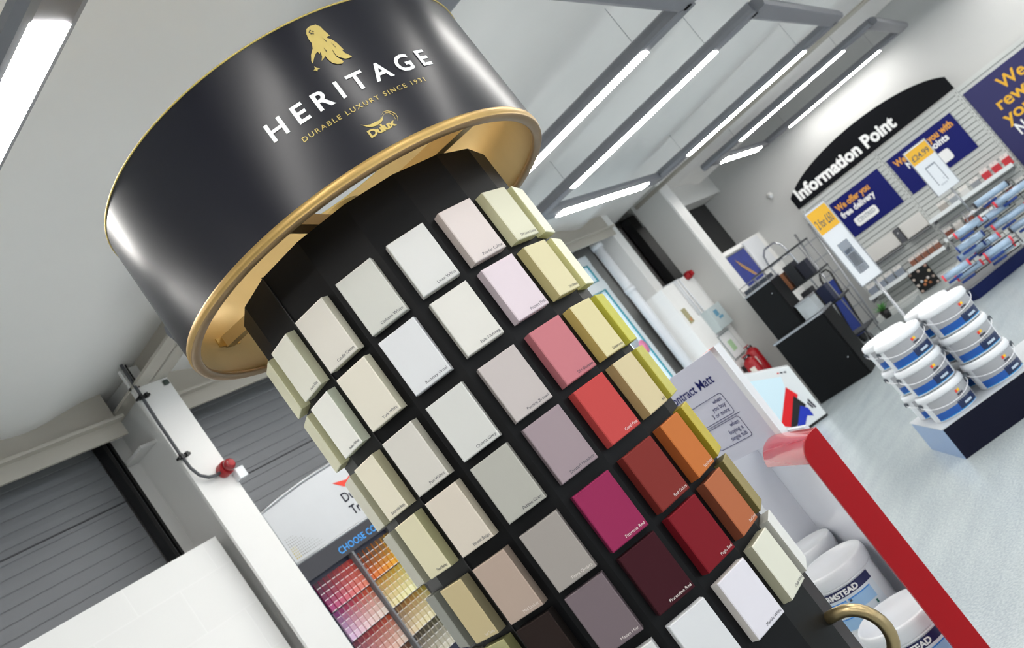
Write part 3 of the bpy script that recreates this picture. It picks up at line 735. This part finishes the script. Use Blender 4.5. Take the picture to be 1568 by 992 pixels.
# dark product board with tins
t = thing('product_board', 'black product board covered in small round samples, low on the slatted wall', 'board', (11.5, 2.52, Z(-1.25)), rz=R(0))
MB().box((-.01, -.125, 0), (.01, .125, .27), dark).build('board', t)
for i, (y, z, c) in enumerate([(-.1, .02, '#b8a9a0'), (-.1, .10, '#a8988e'), (-.1, .18, '#c9b9a0'), (-.1, .25, '#b08a7a'), (.1, .02, '#b79f92'), (.1, .10, '#cfc3ba'), (.1, .18, '#c2b3a8'), (.1, .25, '#8d7a70'), (-.03, .06, '#a56a44'), (.03, .07, '#b9744a'), (0, .10, '#c98a54'), (.04, .12, '#bcc0c4'), (0, .24, '#b9a79c'), (-.04, .12, '#c9c2bc')]):
    MB().lathe([(.017, 0), (.017, .008), (.012, .012), (0, .012)], M('dot_'+c[1:], c, .5), frame((-.011, y, z), (0, -1, 0), (0, 0, 1)), n=14).build('sample', t)
# info wall details: small camera dome left of sign
t = thing('security_sensor', 'small white sensor on the wall left of the Information Point sign', 'sensor', (XW-.0, 3.5, Z(.80)))
MB().lathe([(.04, 0), (.04, .02), (.025, .035), (.0, .04)], white, frame((0, 0, 0), (0, -1, 0), (0, 0, 1)), n=20).build('base', t)
MB().tube([(-.03, 0, 0), (-.08, -.03, -.03)], .02, white_g, n=12).build('head', t)
# cloud of low plants and dark pack at left foot of the slat wall
t = thing('potted_plant', 'small green artificial plant at the left foot of the slatted wall', 'plant', (10.9, 2.95, Z(-1.2)))
mb = MB(); lf = M('leaf_green', '#4d8a45', .5)
for i in range(46):
    a = random.uniform(0, 2*PI); el = random.uniform(.3, 1.4); L = random.uniform(.07, .15)
    d = Vector((math.cos(a)*math.cos(el), math.sin(a)*math.cos(el), math.sin(el))); s = d.cross(Vector((0, 0, 1))).normalized()*.012
    p = Vector((0, 0, .09)); mb.add([p, p+d*L*.5+s, p+d*L, p+d*L*.5-s], [(0, 1, 2, 3)], lf)
mb.build('leaves', t); MB().lathe([(.04, 0), (.055, .1), (.05, .1), (.04, .09), (0, .09)], dark, n=20).build('pot', t)
o = MB().box((10.85, 2.62, 0), (11.2, 3.1, .15), M('shelf_low', '#9ea3a3', .5)).build('low_shelf'); tag(o, 'low grey plinth at the left foot of the slatted wall carrying the plant', 'plinth')

# ---- price cards on poles
def price_card(x, y, zb, rz, w_, h, label, price, pole_to, art):
    t = thing('price_sign', label, 'sign', (x, y, 0), rz)
    # local: +x = right along card, -y faces viewer
    bo = MB().box((0, -.004, zb), (w_, .004, zb+h), M('card_face', '#dfe4ea', .35)).build('card', t)
    mb = MB()
    for a, b_ in (((-.006, -.008, zb-.006), (0, .008, zb+h+.006)), ((w_, -.008, zb-.006), (w_+.006, .008, zb+h+.006)), ((-.006, -.008, zb-.006), (w_+.006, .008, zb)), ((-.006, -.008, zb+h), (w_+.006, .008, zb+h+.006))): mb.box(a, b_, alu)
    mb.build('frame', t)
    ph = h*.28 if h > .4 else h*.31
    MB().box((.004, -.006, zb+h-ph-.012), (w_-.004, -.0045, zb+h-.012), yellow).build('price_panel', bo)
    vs, fs = text_data(price, ph*.55, width=w_*.8, bold=.001)
    MB().add(vs, fs, M('grey_text', '#55575c', .5), frame((w_*.1, -.0065, zb+h-ph*.78-.01), (1, 0, 0), (0, 0, 1))).build('lettering', bo)
    MB().tube([(w_*.6, .012, zb+.02), (w_*.6, .012, pole_to)], .009, alu, n=12).build('pole', t)
    MB().lathe([(.06, 0), (.06, .006), (.02, .012), (.012, .03)], alu, Matrix.Translation((w_*.6, 0, pole_to)), n=24).build('foot', t)
    mb = MB()
    for a, b_, mt in art: mb.box((a[0]*w_, -.006, zb+a[1]*h), (b_[0]*w_, -.0045, zb+b_[1]*h), mt)
    mb.build('picture', bo)
    return t
pg = M('print_grey', '#8d95a0', .5); pb = M('print_blue', '#6f8fb8', .5); plg = M('print_light', '#c4cad2', .5)
rz1 = R(yaw*57.2958-90-8)
price_card(5.70, 1.55, Z(-.39), rz1, .137, .543, 'tall narrow price card on a pole reading 2 for 60 pounds', '2 for \u00a360', .0, [((.25, .12), (.75, .52), pg), ((.32, .20), (.68, .36), plg), ((.32, .37), (.68, .42), pb), ((.3, .12), (.7, .19), letter_w)])
price_card(9.27, 1.48, Z(-.365), rz1, .223, .496, 'smaller price card on a pole reading 24 pounds 99', '\u00a324.99', .68, [((.28, .15), (.31, .55), pg), ((.28, .53), (.74, .56), pg), ((.71, .15), (.74, .55), pg), ((.6, .2), (.64, .24), plg), ((.36, .12), (.66, .15), plg)])

# ---- white and blue tubs on a navy plinth
U = Vector((.47, -.883, 0)); Wd = Vector((.883, .47, 0))
N0 = Vector((4.934, 1.485, 0))
ang = math.atan2(Wd.y, Wd.x)
t = thing('navy_plinth', 'navy display plinth with pale top carrying the stacked white and blue tubs', 'plinth', N0, ang)
# local x = depth (Wd), local y = -U
MB().box((0, -.95, 0), (.58, 0, .185), navy).build('base', t)
MB().box((-.006, -.956, .185), (.586, .006, .19), M('plinth_top', '#c3c7cc', .4)).build('top_board', t)
MB().box((.0, .0, .0), (.58, .001, .184), M('plinth_side', '#7d9ac4', .35)).build('side_panel', t)
tub_w = M('tub_white', '#e8ebef', .3, coat=.2)
def label_band(mb, r0, r1, z0, z1, m, a0, a1, n=20): mb.lathe([(r0, z0), (r1, z1)], m, n=n, a0=a0, a1=a1, cap=False)
def make_tub(label, r=.135, h=.17, group=None):
    t = thing('paint_tub', label, 'paint tub', group=group)
    lh = .035
    MB().lathe([(r*.86, 0), (r*.90, .01), (r*.95, h-lh-.004), (r*.95, h-.006)], tub_w, n=40).build('tub', t)
    MB().lathe([(r*.97, h-lh-.006), (r, h-lh), (r*1.0, h-.014), (r*.96, h-.004), (r*.90, h-.002), (r*.88, h-.008), (0, h-.008)], tub_w, n=40, cap=False).build('lid', t)
    # printed label, facing local -x
    mb = MB(); c0 = PI
    ra = lambda z: r*(.90+.05*z/(h-lh))+.0012
    label_band(mb, ra(.052), ra(h-lh-.008), .052, h-lh-.008, M('label_grey', '#a7a9ae', .45), c0-1.0, c0+1.15)
    label_band(mb, ra(.014), ra(.052), .014, .052, M('label_blue', '#1254a8', .35), c0-1.0, c0+.1)
    label_band(mb, ra(.014), ra(.060), .014, .060, M('label_navy', '#0d2450', .35), c0+.1, c0+1.15)
    label_band(mb, ra(.010), ra(.016), .010, .016, M('label_cyan', '#1c9fe0', .35), c0-1.0, c0+1.15)
    lb = mb.build('label', t)
    mb = MB(); rr = ra(.1)+.0012
    def pc(a, z, da, dz, m): label_band(mb, rr, rr, z, z+dz, m, a, a+da, 3)
    pc(c0+.30, .098, .10, .016, M('flag_red')); pc(c0+.40, .100, .12, .014, M('flag_yellow')); pc(c0+.30, .083, .30, .009, ink); pc(c0+.30, .071, .30, .008, ink)
    pc(c0+.35, .028, .4, .012, M('label_pale', '#b9c8d8', .4))
    mb.build('print', lb)
    # wire handle hanging across the front
    pts = [(r*math.cos(c0+a)*(1.03+.04*math.cos(a)), r*math.sin(c0+a)*(1.03+.04*math.cos(a)), h-lh-.012-.048*math.cos(a)) for a in [(-1.45+2.9*i/18) for i in range(19)]]
    hd_ = MB().tube(pts, .0026, white_g, n=6).build('wire_handle', t)
    for s in (-1, 1): MB().box((-.008, -.01, -.012), (.008, .01, .012), M('lug_grey', '#5a6068', .4), Matrix.Translation((r*math.cos(c0+s*1.45)*1.0, r*math.sin(c0+s*1.45)*1.0, h-lh-.014))).build('handle_lug', t)
    return t
tubs = None
posn = {'front left': (.155, .15), 'front right': (.155, .44), 'rear left': (.43, .15), 'rear right': (.43, .44)}
for nm_, (dd, uu) in posn.items():
    P0 = N0 + Wd*dd + U*uu
    for lv in range(3):
        lab = 'white and blue paint tub, %s of the %s stack on the navy plinth' % (('bottom', 'middle', 'top')[lv], nm_)
        loc = (P0.x, P0.y, .19+lv*.1705)
        rz = R(random.uniform(-6, 6)) + R(18)
        if tubs is None: tubs = make_tub(lab, group='white and blue tubs on the navy plinth'); tt = tubs; tt.location = loc; tt.rotation_euler.z = rz
        else: tt = copy_tree(tubs, None, loc, rz)
        tt['label'] = lab

# ---- roller sets on a blue plinth (far right)
t = thing('blue_plinth', 'dark blue display base far right carrying the roller sets', 'plinth', (9.4, 1.79, 0), R(-47))
# local x along front edge to the right
MB().box((0, 0, 0), (.75, .9, .12), M('navy_blue', '#061548', .55, spec=.2)).build('base', t)
MB().box((-.005, -.005, .12), (.755, .905, .127), grey).build('top_edge', t)
pk_s = M('pack_silver', '#a9c0d8', .25, .2); pk_r = M('pack_red', '#e8404e', .4); pk_b = M('pack_blue', '#1c3f8c', .4)
def roller_pack(P, rz, L, label, capm):
    L *= 1.25; rz -= R(22)
    t = thing('roller_pack', label, 'paint roller', P, rz, group='roller packs piled on the blue base')
    MB().tube([(-L/2, 0, 0), (L/2, 0, 0)], .033, pk_s, n=18).build('sleeve', t)
    for s in (-1, 1): MB().tube([(s*L/2, 0, 0), (s*(L/2+.018), 0, 0)], .034, capm, n=18).build('end_cap', t)
    mb = MB().tube([(L/2+.018, 0, 0), (L/2+.05, 0, 0), (L/2+.055, 0, -.05), (.02, 0, -.06)], .006, dark, n=6)
    MB().tube([(L/2+.018, 0, 0), (L/2+.05, 0, 0), (L/2+.055, 0, -.05), (.02, 0, -.055)], .006, dark, n=6).build('frame_wire', t)
    MB().tube([(.02, 0, -.055), (-.12, 0, -.06)], .014, pk_b, n=10).build('grip', t)
    dxr = 10.12-P[0]
    MB().tube([Matrix.Rotation(-rz, 4, 'Z') @ Vector((0, 0, .034)), Matrix.Rotation(-rz, 4, 'Z') @ Vector((dxr, 0, .05))], .003, grey, n=5).build('hanging_hook', t)
for i, (ya, za, yb, zb) in enumerate([(1.563, -.744, 1.382, -.755), (1.66, -.88, 1.44, -.87), (1.73, -.975, 1.49, -.945), (1.578, -.985, 1.396, -.99), (1.873, -1.015, 1.696, -1.01), (1.50, -1.06, 1.30, -1.06), (1.821, -1.10, 1.645, -1.10), (1.534, -1.125, 1.341, -1.13)]):
    yc = (ya+yb)/2; zc = (za+zb)/2
    roller_pack((9.36+.10*(i % 4), yc, Z(zc)), R(-60), .19, 'silver roller pack on the far right pile, number %d from the top' % (i+1), pk_r if i not in (1, 2) else pk_b)
for i, (yc, zc) in enumerate([(1.33, -.82), (1.22, -.93), (1.12, -1.04), (1.08, -.76), (1.22, -.66)]):
    roller_pack((9.92, yc, Z(zc)), R(-55), .26, 'roller pack further back on the far right pile, number %d from the left' % (i+1), pk_r if i % 2 else M('pack_dark', '#2b2c33', .4))
t = thing('roller_rack', 'dark wire rack behind the roller packs on the blue base', 'rack', (10.0, 1.6, .128))
mb = MB()
for yy in (-.55, -.3, -.05, .2):
    mb.tube([(.12, yy, 0), (.12, yy, .56)], .006, grey, n=6)
for zz in (.14, .28, .42, .56): mb.tube([(.12, -.55, zz), (.12, .2, zz)], .006, grey, n=6)
mb.build('frame', t)

# ================================================================== CORNER: cabinets, extinguishers, ladder
cab = M('cabinet_black', '#06080a', .5, spec=.2)
t = thing('black_cabinet', 'black floor cabinet with pale worktop, lower one of the far corner pair', 'cabinet', (9.12, 2.93, 0))
MB().box((0, .0, .0), (.36, .60, .735), cab).build('body', t, bevel=.003)
MB().box((-.012, .02, .04), (0, .58, .72), cab).build('door', t)
MB().box((-.02, -.01, .735), (.37, .61, .755), alu).build('worktop', t)
MB().lathe([(.008, 0), (.008, .01), (0, .012)], chrome, frame((-.013, .08, .25), (0, -1, 0), (0, 0, 1)), n=12).build('knob', t)
t = thing('black_cabinet', 'smaller black cabinet standing on the lower corner cabinet', 'cabinet', (9.14, 3.155, .765))
MB().box((0, .0, .0), (.32, .325, .52), cab).build('body', t, bevel=.003)
MB().box((-.012, .01, .01), (0, .315, .51), cab).build('door', t)
MB().box((-.015, -.005, .52), (.33, .33, .532), alu).build('top_board', t)
MB().lathe([(.007, 0), (.007, .01), (0, .012)], chrome, frame((-.013, .06, .41), (0, -1, 0), (0, 0, 1)), n=12).build('knob', t)
MB().box((-.01, .0, -.01), (.32, .325, .0), dark).build('foot_rail', t)
# wire racks on top
t = thing('wire_rack', 'low dark wire rack on top of the smaller black cabinet', 'rack', (9.16, 3.17, 1.30))
mb = MB()
for zz in (0.005, .05, .10):
    mb.tube([(0, 0, zz), (0, .3, zz), (.25, .3, zz), (.25, 0, zz)], .004, grey, n=5, closed=True)
for yy in (0, .1, .2, .3): mb.tube([(0, yy, 0), (0, yy, .10)], .004, grey, n=5); 
mb.build('wires', t); MB().box((.01, .01, .01), (.24, .29, .05), M('rack_stock', '#2c3440', .5)).build('contents', t)
# clutter right of the upper cabinet: clear box, black tool, shelf unit
t = thing('clear_box', 'clear plastic box on the lower corner cabinet, right of the smaller one', 'box', (9.16, 2.96, .76))
MB().box((0, 0, 0), (.22, .17, .17), glassy).build('body', t, bevel=.004); MB().box((-.004, -.004, .17), (.224, .174, .182), alu).build('lid', t); MB().box((.03, .03, .01), (.18, .13, .09), M('box_stuff', '#8d9298', .5)).build('contents', t)
t = thing('shelf_unit', 'dark shelf unit with chrome posts behind the corner cabinets', 'shelf unit', (9.75, 3.0, 0))
for sx in (0, .4):
    for sy in (-.1, .5): MB().tube([(sx, sy, 0), (sx, sy, 1.42)], .007, grey, n=8).build('post', t)
for z in (.3, .7, 1.05, 1.4): MB().box((-.01, -.11, z), (.41, .51, z+.02), M('shelf_dark', '#2a2d31', .5)).build('shelf', t)
for i, (yy, z, h, c) in enumerate([(-.05, 1.07, .18, '#1c1f2e'), (.08, 1.07, .24, '#23262b'), (.22, 1.07, .2, '#8d5a3c'), (.36, 1.07, .22, '#15171c'), (-.05, .72, .2, '#1a2340'), (.1, .72, .26, '#2b2b30'), (.26, .72, .2, '#0f1d4a')]):
    o = MB().box((9.76, 3.0+yy, z), (9.95, 3.0+yy+.11, z+h), M('carton_'+c[1:], c, .5)).build('stored_carton', bevel=.004); tag(o, 'dark carton on the shelf unit behind the corner cabinets, spot %d' % (i+1), 'carton', 'cartons on the corner shelf unit')
# ladder leaning on the info wall
t = thing('step_ladder', 'aluminium ladder leaning against the far wall behind the cabinets', 'ladder', (11.60, 3.29, 0))
for yy in (0, .22): MB().tube([(0, yy, 0), (.40, yy, 1.55)], .014, alu, n=8).build('stile', t)
for i in range(6):
    f = (i+.7)/6.5; MB().box((.40*f-.02, 0, 1.55*f-.01), (.40*f+.02, .22, 1.55*f+.01), alu).build('rung', t)
# sack truck
t = thing('sack_truck', 'chrome sack truck with a curved handle above the corner cabinets', 'trolley', (11.44, 3.54, 0), R(0))
MB().tube([(0, 0, .1), (0, 0, 1.45), (.0, .02, 1.56), (0, .08, 1.62), (0, .22, 1.62), (0, .28, 1.56), (0, .30, 1.45), (0, .30, .1)], .014, chrome, n=8).build('frame', t)
for z in (.4, .8, 1.2, 1.4): MB().tube([(0, 0, z), (0, .30, z)], .008, chrome, n=6).build('crossbar', t)
MB().box((-.22, 0, .08), (.0, .30, .09), chrome).build('toe_plate', t)
for yy in (-.04, .34): MB().tube([(.05, yy-.02, .1), (.05, yy+.02, .1)], .1, dark, n=20).build('wheel', t)
t = thing('folding_trolley', 'black framed folding trolley with blue panel leaning by the slatted wall', 'trolley', (11.02, 3.30, 0))
MB().tube([(.0, 0, .05), (.42, .0, .92), (.44, .03, .98), (.44, .12, .98), (.42, .15, .92), (0, .15, .05)], .014, dark, n=8).build('frame', t)
MB().add([(.05, .01, .15), (.05, .14, .15), (.38, .14, .84), (.38, .01, .84)], [(0, 1, 2, 3)], M('panel_blue', '#16307c', .4)).build('panel', t)
for yy in (-.02, .17): MB().tube([(-.02, yy-.015, .06), (-.02, yy+.015, .06)], .06, dark, n=16).build('wheel', t)
mb = MB()
for a, b_ in (((.14, .02), (.22, .13)),): mb.add([(.285, .04, .64), (.285, .09, .64), (.31, .07, .69)], [(0, 1, 2)], yellow)
mb.build('warning_mark', t)
# poster and white panel in the corner
t = thing('leaning_poster', 'blue and orange picture poster below the black opening in the far corner', 'poster', (10.55, 3.895, Z(.02)))
pz = M('poster_blue', '#1c2f86', .35, noise=.25, nscale=6)
MB().box((0, 0, 0), (.72, .015, .42), pz).build('sheet', t)
mb = MB().add([(.2, -.001, .36), (.28, -.001, .30), (.5, -.001, .10), (.55, -.001, .02), (.40, -.001, .10), (.25, -.001, .24)], [(0, 5, 4, 3, 2, 1)], M('poster_orange', '#a8804a', .5))
mb.build('picture', t); MB().box((-.02, -.01, .42), (.76, .02, .445), alu).build('rail', t)
o = MB().box((11.34, 3.885, Z(.08)), (11.95, 3.912, Z(.50)), white_g).build('white_panel', bevel=.003); tag(o, 'plain white panel at the far corner beside the blue poster', 'panel')
# electrical fittings on the low wall
t = thing('electrical_box', 'pale grey electrical box on the low wall between the far columns', 'electrical box', (9.02, 3.92, Z(-.17)))
MB().box((0, -.09, 0), (.38, 0, .26), M('elec_grey', '#b9c4c6', .4)).build('body', t, bevel=.004)
mb = MB().box((.1, -.0925, .14), (.2, -.0905, .21), M('print_teal', '#5a93b0', .5)).box((.14, -.0925, .10), (.26, -.0905, .13), M('print_teal')); mb.build('print', t)
t = thing('wall_socket', 'small brass coloured plate on the low wall left of the electrical box', 'socket', (8.70, 3.92, Z(.07)))
MB().box((0, -.012, 0), (.09, 0, .17), M('socket_olive', '#a9a27c', .4)).build('plate', t); MB().box((.02, -.014, .02), (.07, -.012, .05), M('socket_orange', '#c98a58', .5)).build('switch', t)
t = thing('notice_frame', 'framed notice with a green square on the low wall under the electrical box', 'notice', (9.0, 3.92, Z(-.50)))
MB().box((0, -.012, 0), (.34, 0, .30), M('frame_grey', '#9aa0a0', .4)).build('frame', t)
MB().box((.012, -.014, .012), (.328, -.012, .288), letter_w).build('sheet', t)
MB().box((.1, -.0155, .08), (.22, -.014, .2), M('print_green', '#b4d6a8', .5)).build('print', t)
mb = MB()
for x in (8.98, 9.03, 9.12): mb = MB().tube([(x, 3.905, Z(.09)), (x, 3.905, Z(.52)), (x, 4.1, Z(.55))], .009, white_g, n=8); tag(mb.build('wall_conduit'), 'thin white conduit rising from the electrical box', 'conduit', 'white conduits above the electrical box')
t = thing('alarm_sounder', 'small red alarm sounder at the foot of the far black guide rail', 'alarm', (9.35, 3.92, Z(.50)))
Ty2 = frame((0, 0, 0), (1, 0, 0), (0, 0, 1))
MB().lathe([(.045, 0), (.045, .05), (.04, .06)], red_m, Ty2, n=24).build('base', t); MB().lathe([(.034, .06), (.03, .09), (0, .095)], red, Ty2, n=24).build('dome', t)
# fire extinguishers
def extinguisher(loc, rz, label):
    t = thing('fire_extinguisher', label, 'fire extinguisher', loc, rz, group='fire extinguishers by the boxed pillar'); t.scale = (.9, .9, .72)
    MB().lathe([(.075, 0), (.08, .01), (.08, .42), (.07, .46), (.04, .49), (.025, .50)], red_m, n=28).build('cylinder', t)
    MB().lathe([(.02, .50), (.02, .54)], chrome, n=12).build('valve', t)
    MB().box((-.02, .05, .36), (.02, .123, .44), dark).build('wall_bracket', t)
    MB().box((-.09, -.012, .54), (.03, .012, .555), red).build('lever', t); MB().box((-.08, -.010, .515), (.02, .010, .525), dark).build('carry_handle', t)
    MB().tube([(.02, 0, .53), (.09, 0, .52), (.10, 0, .42), (.095, 0, .2)], .012, dark, n=8).build('hose', t)
    MB().lathe([(.0812, .22), (.0812, .36)], M('ext_label', '#e8e2d8', .5), n=14, a0=PI-.3, a1=PI+.5, cap=False).build('label', t)
    return t
ex = extinguisher((9.02, 3.81, .44), 0, 'red fire extinguisher beside the boxed pillar, left one of the pair')
ex2 = copy_tree(ex, None, (9.21, 3.81, .50), 0); ex2['label'] = 'red fire extinguisher beside the boxed pillar, right one of the pair, touching it'
# ---- printed floor unit with red, black and blue bars
ub = thing('printed_floor_unit', 'white printed floor unit with red, black and blue bars near the cabinets', 'display unit', (8.32, 3.24, 0), R(113))
# local +x = to the left along the face, +y = toward the viewer
MB().prism([(0, 0), (.40, 0), (.40, .755), (0, .565)], 0, .22, M('unit_white', '#e0e4e6', .35), frame((0, 0, 0), (1, 0, 0), (0, 0, 1))).build('body', ub, bevel=.004)
MB().box((-.006, -.224, 0), (.404, .004, .025), dark).build('base', ub)
mb = MB()
fl = lambda pts, m, e=.0015: mb.add([(x, e, z) for x, z in pts], [tuple(range(len(pts)))], m)
fl([(.361, .66), (.115, .53), (.15, .41), (.385, .18), (.39, .60)], M('print_ice', '#d5ecf6', .3))
fl([(.14, .43), (.095, .31), (.316, .10), (.39, .167)], M('print_red', '#e0101c', .35), .003)
fl([(.133, .326), (.093, .195), (.278, .083), (.327, .107)], dark, .0035)
fl([(.139, .218), (.095, .16), (.097, .073), (.145, .109), (.222, .04), (.273, .079)], M('print_blue2', '#1430b4', .35), .004)
fl([(.03, .13), (.045, .12), (.06, .22), (.045, .23)], ink, .003); fl([(.052, .14), (.065, .13), (.078, .2), (.066, .21)], ink, .003)
fl([(.05, .53), (.07, .54), (.07, .555), (.05, .545)], ink, .003); fl([(.08, .545), (.10, .555), (.10, .57), (.08, .56)], ink, .003); fl([(.11, .56), (.125, .567), (.125, .58), (.11, .573)], M('print_red'), .003)
mb.build('print', ub)

# ================================================================== RED AND WHITE FLOOR UNIT WITH TUBS
# local frame: x = along the unit away from the red end, y = toward the open front (left), z up
E1 = Vector((2.72, 1.115, 0)); au = R(40)
un = thing('red_white_floor_unit', 'white floor display unit with a rounded red end panel and Contract Matt header', 'display unit', E1, au)
wh = M('unit_gloss', '#e3e6ee', .22, coat=.3)
TH = .085; HT = .90; Lu = .62
# profile of end panel in (y,z): rounded at the front top
prof = [(0, 0), (TH, 0), (TH, HT-.075)] + [(TH-.075+.075*math.cos(a), HT-.075+.075*math.sin(a)) for a in [PI/2*i/8 for i in range(1, 9)]] + [(0, HT)]
Te = frame((0, 0, 0), (0, 1, 0), (0, 0, 1))     # z -> +x
MB().prism(prof, -.012, .0, red, Te).build('end_panel', un)
capm = M('red_top', '#c4152a', .16, coat=.8)
mb = MB()
pr2 = [(TH-.075+.075*math.cos(a), HT-.075+.075*math.sin(a)) for a in [PI/2*i/8 for i in range(0, 9)]] + [(0, HT)]
vs = [(0.0, y, z) for y, z in pr2] + [(.42, y, z) for y, z in pr2]; k = len(pr2)
mb.add(vs, [(i, i+1, k+i+1, k+i) for i in range(k-1)], capm, smooth=True); mb.build('top_cover', un)
MB().box((.20, -.05, 0), (.86, -.035, HT-.01), wh).build('front_panel', un)
MB().box((.86, -.05, 0), (1.0, TH, HT-.02), wh).build('rear_panel', un, bevel=.004)
MB().box((.0, -.035, .0), (.86, .36, .04), wh).build('base_tray', un)
MB().box((.355, -.034, .04), (.86, .33, .15), wh).build('step', un)
# header board
hb = MB().box((.028, 0, -.02), (.62, .015, .36), M('header_lilac', '#c9cad9', .35)).build('header_board', un, loc=(.365, -.03, HT), rz=R(26))
MB().box((0, -.008, -.02), (.028, .023, .365), white_g).build('header_edge', hb)
Th = frame((0, .0162, 0), (-1, 0, 0), (0, 0, 1))    # reading direction: toward the red end
vs, fs = text_data('Contract Matt', .052, bold=.0006, align='RIGHT')
MB().add(vs, fs, navy_l, Th @ Matrix.Translation((-.115, .262, .0))).build('lettering', hb)
def rrect(x0, x1, z0, z1, r=.012, w_=.0016):
    P_ = []
    for (cx_, cz_, a0) in ((x1-r, z1-r, 0), (x0+r, z1-r, 90), (x0+r, z0+r, 180), (x1-r, z0+r, 270)):
        for i in range(5): P_.append((cx_+r*math.cos(R(a0+i*22.5)), cz_+r*math.sin(R(a0+i*22.5)), 0))
    return P_
for za in (.115, .015):
    MB().tube(rrect(-.33, -.13, za+.02, za+.105), .0009, navy_l, Th, n=4, closed=True).build('outline_box', hb)
MB().tube([(-.33, .127, 0), (-.11, .127, 0)], .0009, navy_l, Th, n=4).build('rule_line', hb)
for z0_, ws in ((.175, ('when', 'you buy', '3 or more')), (.075, ('when', 'buying a', 'single tub'))):
    for i, s_ in enumerate(ws):
        vs, fs = text_data(s_, .025, align='RIGHT'); MB().add(vs, fs, navy_l, Th @ Matrix.Translation((-.145, z0_+.02-.024*i, 0))).build('lettering', hb)
# small flag topper
o = MB().add([(0, 0, 0), (.03, 0, 0), (.05, 0, .05), (.0, 0, .06)], [(0, 1, 2, 3)], M('flag_red'), Th @ Matrix.Translation((-.03, .365, 0)) ).build('topper', hb)

def armstead(loc, rz, r, h, label, stack=False):
    t = thing('large_paint_tub', label, 'paint tub', loc, rz, group='white trade tubs in the red and white unit')
    lh = .042
    MB().lathe([(r*.88, 0), (r*.9, .01), (r*.94, h-lh), (r*.94, h-.01)], tub_w, n=64).build('tub', t)
    MB().lathe([(r*.95, h-lh-.012), (r*.99, h-lh-.004), (r*1.0, h-.02), (r*.985, h-.008), (r*.95, h-.002), (r*.92, h-.004), (r*.90, h-.009), (0, h-.009)], tub_w, n=64, cap=False).build('lid', t)
    MB().lathe([(r*.925, h-lh-.020), (r*.965, h-lh-.018), (r*.965, h-lh-.014), (r*.93, h-lh-.012)], tub_w, n=64, cap=False).build('rim_band', t)
    mb = MB(); R0 = r*.935+.0025
    def band(z0, z1, m, a0, a1, e=0): mb.lathe([(R0+e, z0), (R0+e, z1)], m, n=24, a0=PI+a0, a1=PI+a1, cap=False)
    zt_ = h-lh-.022
    band(zt_-.145, zt_, M('label_white', '#dde6ee', .35), -.85, .95)
    band(zt_-.030, zt_, M('label_navy2', '#161c52', .4), -.85, .95, .0006)
    lbb = M('label_sky', '#9cc4ea', .4); lbs = M('label_stripe', '#2f8ae0', .4)
    for (a0, a1, z0, z1) in ((-.8, -.05, -.085, -.04), (.0, .75, -.085, -.04), (-.75, .05, -.14, -.097)):
        band(zt_+z0, zt_+z1, lbb, a0, a1, .0006); band(zt_+z1-.004, zt_+z1, lbs, a0, a1, .0012)
    band(zt_-.052, zt_-.044, ink, .03, .1, .0014); band(zt_-.07, zt_-.062, ink, -.72, -.66, .0014)
    band(zt_-.115, zt_-.108, ink, .3, .36, .0014); band(zt_-.105, zt_-.092, M('leaf_teal', '#2f6f66', .4), .62, .68, .0014); band(zt_-.135, zt_-.128, ink, .15, .22, .0014)
    lb = mb.build('label', t)
    vs, fs = text_data('ARMSTEAD', .03, bold=.0012)
    out = []
    for v in vs:
        a = PI-.72+v.x/R0*.95; rr = R0+.0016; out.append((rr*math.cos(a), rr*math.sin(a), zt_-.025+v.y*.9))
    MB().add(out, fs, letter_w).build('lettering', lb)
    return t
def in_unit(x, y, z): return (E1.x+x*math.cos(au)-y*math.sin(au), E1.y+x*math.sin(au)+y*math.cos(au), z)
armstead(in_unit(.485, .10, .15), R(12), .127, .29, 'large white trade tub behind the nearest one, raised on the step of the white unit')
armstead(in_unit(.20, .105, .04), R(20), .137, .24, 'nearest large white trade tub, cut off by the bottom edge of the photo')
armstead(in_unit(.735, .07, .15), R(10), .10, .32, 'furthest white trade tub in the unit, only its lid showing')
